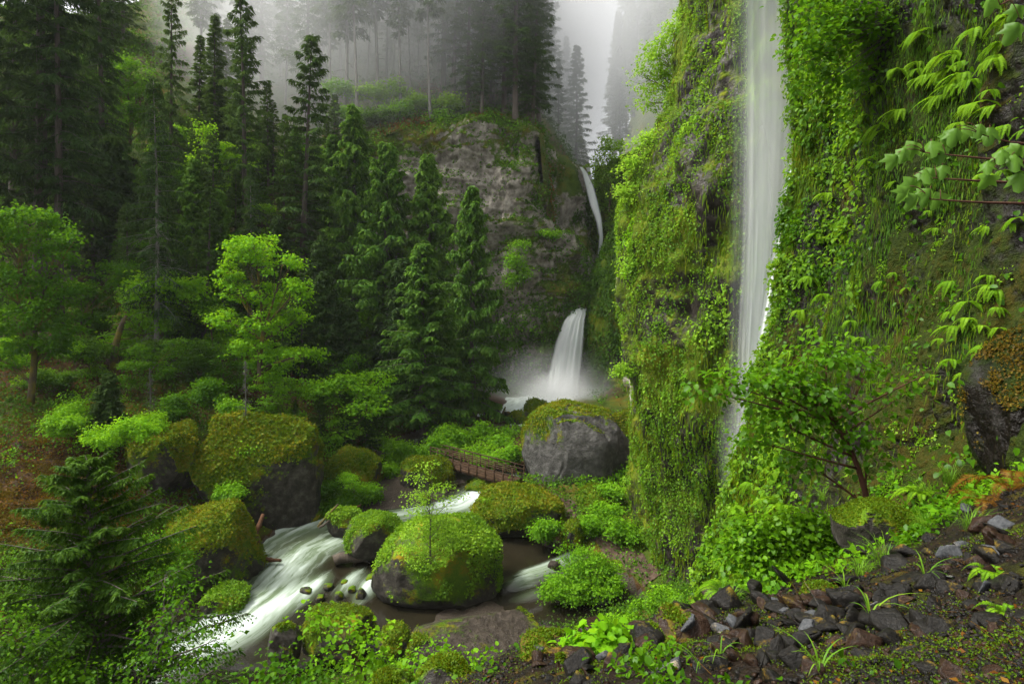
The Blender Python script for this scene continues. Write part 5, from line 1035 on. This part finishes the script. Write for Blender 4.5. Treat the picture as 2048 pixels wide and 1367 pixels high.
for i, (x0, x1, y0, y1, d, lab) in enumerate([(1040, 1165, 1262, 1330, 5.9, "dark mossy rock at the left brink of the near slope"), (830, 955, 1322, 1400, 6.8, "golden mossed rock at the bottom edge of the picture"), (1110, 1200, 1295, 1360, 5.2, "brown mossy rock beneath the fresh green clump"), (1290, 1420, 1225, 1330, 5.3, "broad dark rock under the flat grey block"), (1600, 1700, 1168, 1215, 6.6, "dark rock on the talus crest below the shrub"), (750, 830, 1340, 1400, 7.2, "small golden mossed rock at the bottom edge")]):
    boulder(x0, x1, y0, y1, d, (x1 - x0) / F * d * .8, lab, 400 + i, M_boul if i in (1, 5) else M_stoneb, .45 if i in (1, 5) else .12, 6, .16, .75, 5000 if i in (1, 5) else 2500, .025 if i in (1, 5) else .018, name="rock", cat="rock")

# ---------------------------------------------------------------- ferns, grass, herbs on the near slope
def fern_mesh(seed, n=11, L=1.0, arch=.5, wp=.026, hang=False):
    rng = rs(seed); a = Acc()
    for i in range(n):
        az = (i + rng.random() * .7) / n * 6.283 if not hang else rng.normal() * .9
        dv = np.array([math.cos(az), math.sin(az), 0]); el = (.9 + .3 * rng.random()) if not hang else .25; l = L * (.65 + .5 * rng.random())
        b = bez([0, 0, 0], dv * l * .5 + [0, 0, l * el * .6], dv * l * (.95) + [0, 0, l * (.35 - arch - (.5 if hang else 0)) * (.6 + .6 * rng.random())], 30)
        sticks(a, b[:-1], b[1:], .006 * L, .005 * L, .3)
        T = nrm(np.gradient(b, axis=0)); S = nrm(np.cross(T, [0, 0, 1.])); t = np.linspace(0, 1, 30); ln = l * .2 * np.sin(np.pi * np.clip(t * .88 + .1, 0, 1)) ** .8
        for sg in (-1, 1):
            for off in (0, .5):
                P = b + T * (off * l / 30); Dd = S * sg + T * .35 + np.array([0, 0, -.18]); sel = slice(3, 30)
                leaves(a, P[sel], Dd[sel] + rng.normal(size=(27, 3)) * .08, nrm(np.cross(S, T))[sel] * -1 + [0, 0, .6], ln[sel], l * wp, np.clip(.45 + .3 * rng.random() + .2 * rng.random(27), 0, 1), fold=.05)
    return a.mesh("fronds")
FM = [fern_mesh(800 + i) for i in range(3)]; FH = [fern_mesh(820 + i, 7, 1.0, .55, hang=True) for i in range(3)]
FD = fern_mesh(840, 6, 1.0, .45, .012)
def fern(p, s, label, rz, me, mat=None, group=None, tilt=(0, 0)):
    o = bpy.data.objects.new("fern", me); COL.objects.link(o)
    if not me.materials: me.materials.append(mat or M_fern)
    o.location = tuple(p); o.scale = (s,) * 3; o.rotation_euler = (tilt[0], tilt[1], rz); return tag(o, label, "fern", group)
wpx, wpy = pxof(CF[0]); wN_ = CF[2]; wf = facing(CF[0], wN_)
def on_wall(px, py):
    d = (wpx - px) ** 2 + (wpy - py) ** 2 + np.where(wf, 0, 1e6); k = np.argsort(d)[:12]; k = k[np.argmin(CF[0][k, 1])]; return CF[0][k], wN_[k]
def slope_at(px, py):
    p = near_at(px, py); q = on_wall(px, py)[0]
    return q if (p[1] > 15 or q[1] < p[1]) and abs(pxof(q)[0] - px) < 25 else p
rg = rs(91)
for i, (px, py, s) in enumerate([(1890, 110, 90), (1930, 150, 90), (1850, 160, 80), (1960, 200, 80), (1880, 200, 85), (1990, 120, 90), (1760, 250, 70), (1800, 225, 75), (1950, 60, 90), (1840, 70, 80), (1790, 140, 70), (2010, 260, 80), (1740, 320, 60), (1975, 345, 60), (1900, 560, 70), (1940, 600, 70), (1920, 650, 70), (1960, 690, 75), (1900, 720, 55), (1980, 570, 70), (1620, 550, 60), (1650, 590, 55), (1640, 470, 55), (1690, 440, 50), (1600, 620, 55), (1660, 390, 55), (1580, 700, 50), (1620, 660, 50), (1530, 880, 50), (1500, 960, 60), (1490, 1010, 70), (1470, 1060, 60), (1510, 1040, 60), (1560, 940, 55), (1450, 1120, 55), (1430, 1160, 55), (1480, 1140, 60), (1700, 640, 45), (1760, 560, 40), (2030, 430, 60), (1870, 450, 40), (1740, 170, 65)]):
    p, n = on_wall(px, py); edgef = px < 1700
    if not edgef:
        for k2 in range(2):
            p2, n2 = on_wall(px + rg.normal() * 40, py + rg.normal() * 36); fern(p2 + n2 * .03, s / F * p2[1] * (.35 + .2 * rg.random()), "green fern drooping from the dark face of the near wall", math.atan2(n2[1], n2[0]) + rg.normal() * .5, FH[(i + k2) % 3], group="ferns on the dark wall face")
    fern(p + n * .05, s / F * p[1] * .58, "bright fern on the leading edge of the near wall" if edgef else "green fern drooping from the dark face of the near wall", math.atan2(n[1], n[0]) + rg.normal() * .3, FH[i % 3], group="ferns on the wall's leading edge" if edgef else "ferns on the dark wall face")
for i, (px, py, s, lab) in enumerate([(2020, 985, 150, "rust-brown dying sword fern arching in from the right edge"), (1965, 1010, 90, "smaller rusty fern beside the arching one")]):
    p = slope_at(px, py); fern(p, s / F * p[1] * .8, lab, 2.3 + i, FD, M_redfern)
for i, (px, py, s, lab) in enumerate([(2010, 1230, 70, "small green fern among the stones at the right edge"), (1985, 1150, 60, "small fern sprig uphill of the right-edge fern"), (1680, 1110, 90, "light green fern beneath the squarish mossy rock"), (1560, 1010, 90, "fern in the grass left of the dark shrub"), (1450, 1190, 80, "fern at the crest behind the rounded stone"), (1840, 985, 80, "fern behind the grassy knoll")]):
    p = slope_at(px, py); fern(p, s / F * p[1] * .8, lab, i * 1.7, FM[i % 3])
for i, (px, py) in enumerate([(560, 1000), (1010, 1000), (1055, 1005), (1085, 1015), (975, 1000)]):
    p = ground_at(px, py) if i == 0 else W(px, py, 48.0); fern(p, .9, ["fern in the dark hollow behind the mossed slab", "fern at the left side of the moss mound's crown", "fern in the middle of the moss mound's crown", "fern at the right side of the moss mound's crown", "small fern on the waterside of the moss mound"][i], i * 1.3, FM[i % 3])
def tuft_mesh(seed, n, L, wd, spread, arch):
    rng = rs(seed); a = Acc()
    for i in range(n):
        az = rng.random() * 6.283; dv = np.array([math.cos(az), math.sin(az), 0]); l = L * (.5 + .6 * rng.random()); r = spread * rng.random() ** .5; b0 = dv * r * .5 + rng.normal(size=3) * [r * .3, r * .3, 0]
        b = bez(b0, b0 + dv * l * .15 + [0, 0, l * .75], b0 + dv * l * (.3 + arch * rng.random()) + [0, 0, l * (.85 - arch * .8 * rng.random())], 7); T = np.cross(dv, [0, 0, 1.]); w2 = wd * np.array([.8, 1, 1, .9, .75, .5, .08])[:, None] / 2
        Vv = np.stack([b - T * w2, b + T * w2], 1).reshape(-1, 3); k = np.arange(6)[:, None] * 2; a.add(Vv, k + np.array([[0, 1, 3, 2]]), np.clip(.3 + .6 * rng.random(), 0, 1))
    return a.mesh("blades")
TG = [tuft_mesh(860 + i, 110, .42, .006, .16, .8) for i in range(2)]; TB = [tuft_mesh(870 + i, 9, .5, .02, .03, 1.0) for i in range(2)]
def tuft(px, py, s, me, label, rz, group=None):
    p = slope_at(px, py); o = bpy.data.objects.new("grass_tuft", me); COL.objects.link(o)
    if not me.materials: me.materials.append(M_grass)
    o.location = tuple(p); o.scale = (s,) * 3; o.rotation_euler = (0, 0, rz); return tag(o, label, "grass tuft", group)
for i, (px, py, s, lab) in enumerate([(1800, 1075, 1.0, "bright yellow-green grass tuft right of the squarish mossy rock"), (1850, 1060, .8, "short grass tuft right of the brightest one"), (1770, 1130, .9, "grass tuft hanging below the squarish mossy rock"), (1720, 1150, .8, "feathery grass tuft on the crest below the shrub"), (1850, 985, 1.1, "long dark grass clump beneath the wet right-edge rock"), (1895, 970, 1.1, "long grass clump beside the rusty fern"), (1940, 1060, .8, "fine grass on the right slope above the cobble"), (1540, 1185, .8, "grass at the crest beside the dark wedge"), (1600, 1150, .9, "grass behind the talus crest under the round leaves"), (1460, 1205, .7, "grass on the left end of the talus crest"), (1350, 1225, .6, "grass tuft over the brink by the shallows"), (1640, 1000, 1.0, "grass in front of the shrub's roots"), (1780, 960, 1.0, "grass right of the shrub's trunk")]): tuft(px, py, s, TG[i % 2], lab, i * 1.1)
for i, (px, py, s, lab) in enumerate([(1742, 1240, .7, "long-bladed green plant arching over the wet stones"), (1640, 1350, .5, "strappy plant at the bottom edge of the stones"), (1440, 1320, .55, "strappy plant beside the flat grey block"), (1850, 1160, .55, "upright bladed plant on the right slope"), (1690, 1180, .6, "bladed plant at the talus crest"), (1400, 1340, .45, "small strappy plant by the lichen-crusted stone")]): tuft(px, py, s, TB[i % 2], lab, i * 2.1)

# dark-stemmed shrub, vines and leaf clumps of the near slope
px_tree("dark_stemmed_shrub", 1740, 1000, 9.6, [(1655, 720, 52, 36, 0, 1.1), (1590, 770, 56, 40, -.2, 1.2), (1520, 760, 46, 26, -.3), (1455, 765, 36, 16, -.4), (1400, 778, 28, 10, -.5), (1640, 810, 56, 42, -.2), (1730, 740, 44, 40, .2, .7), (1790, 800, 40, 34, .2, .6), (1560, 845, 52, 34, -.2), (1690, 870, 50, 36, -.1, .8), (1850, 750, 30, 18, .3, .5), (1610, 920, 44, 28, 0, .8), (1730, 910, 34, 30, 0, .6), (1510, 880, 36, 28, -.2, .8)],
        "dark red-stemmed shrub with round glossy leaves reaching across the water veil", cat="shrub", lmat=M_near, bmat=M_twig, ls=.1, ncl=26, nl=11, spread=.3, seed=40, tr=.055, six=True, flat=.7, stems=1)
px_tree("round_leaf_bush", 1590, 1170, 9.4, [(1590, 1060, 40, 34), (1640, 1075, 36, 40, 0, 1.2), (1545, 1085, 44, 34), (1600, 1120, 50, 26, -.2, 1.2), (1500, 1060, 36, 26), (1530, 1120, 44, 22, -.2), (1660, 1120, 26, 22, -.2), (1480, 1110, 34, 24)], "low bush of round dark green leaves left of the squarish rock", cat="bush", lmat=M_near, bmat=M_twig, ls=.085, ncl=34, nl=24, spread=.24, seed=41, tr=.03, six=True, trunk=False, part="stems", crown_name="foliage", flat=.8)
px_tree("leafy_herb", 1215, 1350, 5.5, [(1210, 1290, 46, 24, 0, 1.2), (1175, 1310, 34, 24), (1245, 1315, 30, 26), (1205, 1335, 44, 20)], "fresh green broad-leaved clump at the brink of the near slope", cat="plant", lmat=M_maple, bmat=M_twig, ls=.085, ncl=34, nl=20, spread=.12, seed=42, tr=.01, six=True, trunk=False, part="stems", crown_name="foliage", flat=.8)
px_tree("leafy_shrub", 740, 1460, 8.5, [(690, 1262, 36, 24, 0, 1.0), (740, 1290, 44, 26), (650, 1240, 24, 8), (615, 1232, 14, 6), (710, 1330, 50, 26), (770, 1340, 36, 22), (730, 1250, 20, 12), (660, 1300, 26, 14)], "bright leafy shrub poking up before the dark rock with the mossy rim", cat="shrub", lmat=M_shrub, bmat=M_twig, ls=.08, ncl=11, nl=11, spread=.22, seed=43, tr=.02, six=True, flat=.6)
px_tree("leafy_shrub", 900, 1420, 7.5, [(850, 1310, 30, 14), (900, 1325, 40, 16), (960, 1345, 40, 16), (870, 1350, 40, 18), (1000, 1340, 26, 12), (820, 1345, 30, 16)], "low green sprigs between the golden rock and the brown slab", cat="shrub", lmat=M_shrub, bmat=M_twig, ls=.065, ncl=13, nl=13, spread=.2, seed=44, tr=.012, six=True, trunk=False, part="stems", crown_name="foliage")
px_tree("leafy_shrub", 560, 1460, 8.5, [(560, 1340, 30, 14), (520, 1355, 30, 12), (600, 1350, 30, 16), (640, 1360, 30, 14), (535, 1310, 12, 6, 0, .6)], "thin dark sprigs along the bottom edge beside the bright shrub", cat="shrub", lmat=M_mapdk, bmat=M_twig, ls=.07, ncl=12, nl=10, spread=.22, seed=45, tr=.012, six=True, trunk=False, part="stems", crown_name="foliage")
px_tree("vine_maple", 230, 1560, 13.5, [(370, 1190, 40, 22, 0, .8), (400, 1240, 40, 18, -.2, .7), (340, 1250, 56, 26, 0, .8), (330, 1210, 40, 26, .3, .9), (390, 1305, 50, 22, -.4, .7), (310, 1290, 60, 34, 0, .9), (350, 1345, 70, 28, -.5), (430, 1345, 36, 16, -.6, .6), (270, 1340, 60, 34, -.2), (330, 1150, 36, 20, .8), (440, 1275, 22, 8, -.4, .4)], "airy small-leaved vine maple over the left rapids in the bottom corner", cat="shrub", lmat=M_mapdk, bmat=M_bark, ls=.1, ncl=18, nl=17, spread=.36, seed=46, tr=.06, flat=.35)
px_tree("leafy_bush", 330, 1170, 33, [(330, 1090, 40, 34), (365, 1130, 34, 34, -.3), (300, 1130, 40, 34), (340, 1165, 44, 24, -.4), (270, 1090, 40, 30)], "rounded green bush below the near end of the mossed slab", cat="bush", lmat=M_mapdk, ls=.17, ncl=26, nl=28, spread=.4, seed=47, tr=.04, trunk=False, part="stems", crown_name="foliage")
px_tree("leafy_shrub", 60, 1520, 13, [(30, 1300, 50, 40), (80, 1340, 50, 30), (10, 1240, 40, 30), (120, 1360, 50, 26)], "dim shrub in the lower left corner behind the hemlock boughs", cat="shrub", lmat=M_mapdk, ls=.1, ncl=18, nl=18, spread=.4, seed=48, tr=.05)
px_tree("overhanging_tree", 1930, -20, 17, [(1700, 40, 66, 44, -.5, 1.2), (1640, 90, 50, 36, -.8, 1.1), (1625, 40, 36, 34, -.6), (1600, 130, 22, 24, -.8), (1660, 150, 40, 26, -.6), (1760, 90, 56, 40, 0), (1720, 150, 44, 28, 0), (1620, 190, 22, 26, -.7, .8), (1800, 30, 50, 30), (1690, 210, 26, 26, 0, .7), (1640, -20, 50, 30), (1850, 40, 50, 36)], "dark glossy tree overhanging the wall top beside the water veil", lmat=M_near, bmat=M_bark, ls=.15, ncl=30, nl=19, spread=.46, seed=49, tr=.09, six=True, flat=.7, trunk=False, shell=.3)
place_near = define("nearhemlock", [conifer_meshes(71, 14, .08, 5.2, 240, 200, .4, .22, .135, .4, topw=.6, bare=4, trunk_r=.1, wid=.34, gap=.3, minr=.03)], (M_bark, M_hem))
for bx, d, top, lab, wd_, rz in [(192, 15.5, 915, "near hemlock sapling with lacy boughs filling the lower left corner", 1.15, .4), (152, 16.3, 1040, "shorter twin stem close behind the near hemlock", .9, 2.6)]:
    x = (bx - 1024) / F * d; z = float(gh(x, d)) - .3; place_conifer("nearhemlock", (x, d, z), EYE - (top - HZ) / F * d - z, lab, width=wd_, rz=rz, name="hemlock_tree")

# maple boughs with big limp leaves reaching in from the right
def lobed(acc, base, D, N, s, rnd, rng):
    """five-lobed limp leaf, folded down from its stalk"""
    D = nrm(D); S = nrm(np.cross(D, N)); N = nrm(np.cross(S, D)); out = [(0, 0)]
    prof = [(-.18, .05), (-.5, .0), (-.42, .25), (-.62, .45), (-.3, .5), (-.22, .8), (0, 1.0), (.22, .8), (.3, .5), (.62, .45), (.42, .25), (.5, .0), (.18, .05)]
    Vv = [base + D * .02]
    for x, y in prof:
        Vv.append(base + (S * x * .8 + D * y) * s - N * s * (abs(x) * .85 + y * y * .4) + rng.normal(size=3) * s * .015)
    Vv.append(base + D * s * .45 - N * s * .05)
    n = len(prof); c = n + 1; P = [[0, 1, c], [0, c, n]] + [[i, i + 1, c] for i in range(1, n)]
    acc.add(Vv, np.array(P), rnd)
M_bigleaf = leaf_mat("limp_maple_leaf", (.05, .125, .01), (.085, .185, .018), (.13, .25, .03), .45, .006, .4)
def bough(pts, leafpts, d, label, seed, size=40):
    rng = rs(seed); P = np.array([W(x, y, d + q) for x, y, q in pts]); root = P[0]; P = P - root; a = Acc(); lf_ = Acc(); n = 20
    t = np.linspace(0, 1, n); s = np.linspace(0, 1, len(P)); C = np.stack([np.interp(t, s, P[:, k]) for k in range(3)], -1)
    for _ in range(3): C[1:-1] = (C[:-2] + C[1:-1] * 2 + C[2:]) / 4
    tube(a, C, np.linspace(.012, .004, n), 6)
    for x, y, q in leafpts:
        b = W(x, y, d + q) - root; k = np.argmin(np.linalg.norm(C - b, axis=1)); st = bez(C[k], (C[k] + b) / 2 + [0, 0, .05], b, 6); tube(a, st, np.linspace(.004, .0025, 6), 4)
        az = rng.normal() * .5 + math.pi + .3; D = np.array([math.cos(az) * .5, -.25 + rng.normal() * .3, -.9]); lobed(lf_, b, D, np.array([-.3, -.9, .35]) + rng.normal(size=3) * .25, size / F * d * (.85 + .4 * rng.random()), .3 + .5 * rng.random(), rng)
    o = thing("maple_bough", tuple(root), label, "branch"); link("stem", a.mesh("stem", True), M_twig, o); link("leaves", lf_.mesh("leaves", True), M_bigleaf, o)
bough([(2090, 330, .3), (1980, 318, .1), (1850, 305, 0)], [(1835, 280, 0), (1812, 292, 0), (1795, 305, .02), (1862, 278, .03), (1880, 285, .05)], 4.3, "middle maple bough ending in five limp leaves", 1)
bough([(2090, 290, .3), (2020, 285, .1), (1960, 268, 0)], [(1915, 252, 0), (1935, 246, .03), (1962, 244, 0), (1980, 250, .05), (1905, 262, .02)], 4.5, "upper maple bough with a row of limp leaves against the dark wall", 2, 38)
bough([(2090, 368, .3), (1960, 362, .1), (1850, 355, 0)], [(1848, 335, 0), (1828, 350, 0), (1868, 332, .03), (1885, 326, .02)], 4.2, "thin maple bough just below the middle one", 3, 38)
bough([(2090, 408, .3), (1960, 405, .1), (1860, 398, 0)], [(1820, 372, 0), (1838, 385, .02), (1862, 372, 0), (1880, 380, .04)], 4.1, "lowest maple bough, its leaves over the dark wall", 4, 40)
bough([(2110, 300, .2), (2060, 320, .1), (2000, 330, 0)], [(2005, 295, 0), (2030, 305, 0), (1975, 318, .03), (2040, 340, 0), (1985, 345, .02), (2045, 285, 0)], 4.0, "short leafy maple bough nearest the right edge", 5, 38)
bough([(2110, -60, .2), (2060, -20, .1), (2000, 10, 0)], [(1985, -10, 0), (2040, 40, .03), (2045, 5, .03)], 4.2, "leaf-tipped maple twig hanging in at the upper right corner", 6, 40)

# ---------------------------------------------------------------- haze
def haze(x0, x1, y0, y1, z0, z1, dens):
    bm = bmesh.new(); bmesh.ops.create_cube(bm, size=1); me = bpy.data.meshes.new("haze"); bm.to_mesh(me); bm.free()
    M = MT("haze"); v = M.n("VolumePrincipled", {"Color": (.95, .97, .97, 1), "Density": dens}).outputs[0]; M.t.links.new(v, M.out.inputs["Volume"])
    o = link("haze", me, M.m, None, ((x0 + x1) / 2, (y0 + y1) / 2, (z0 + z1) / 2)); o.scale = (x1 - x0, y1 - y0, z1 - z0); return tag(o, kind="stuff")
haze(-260, 200, -20, 520, -8, 230, .0001)
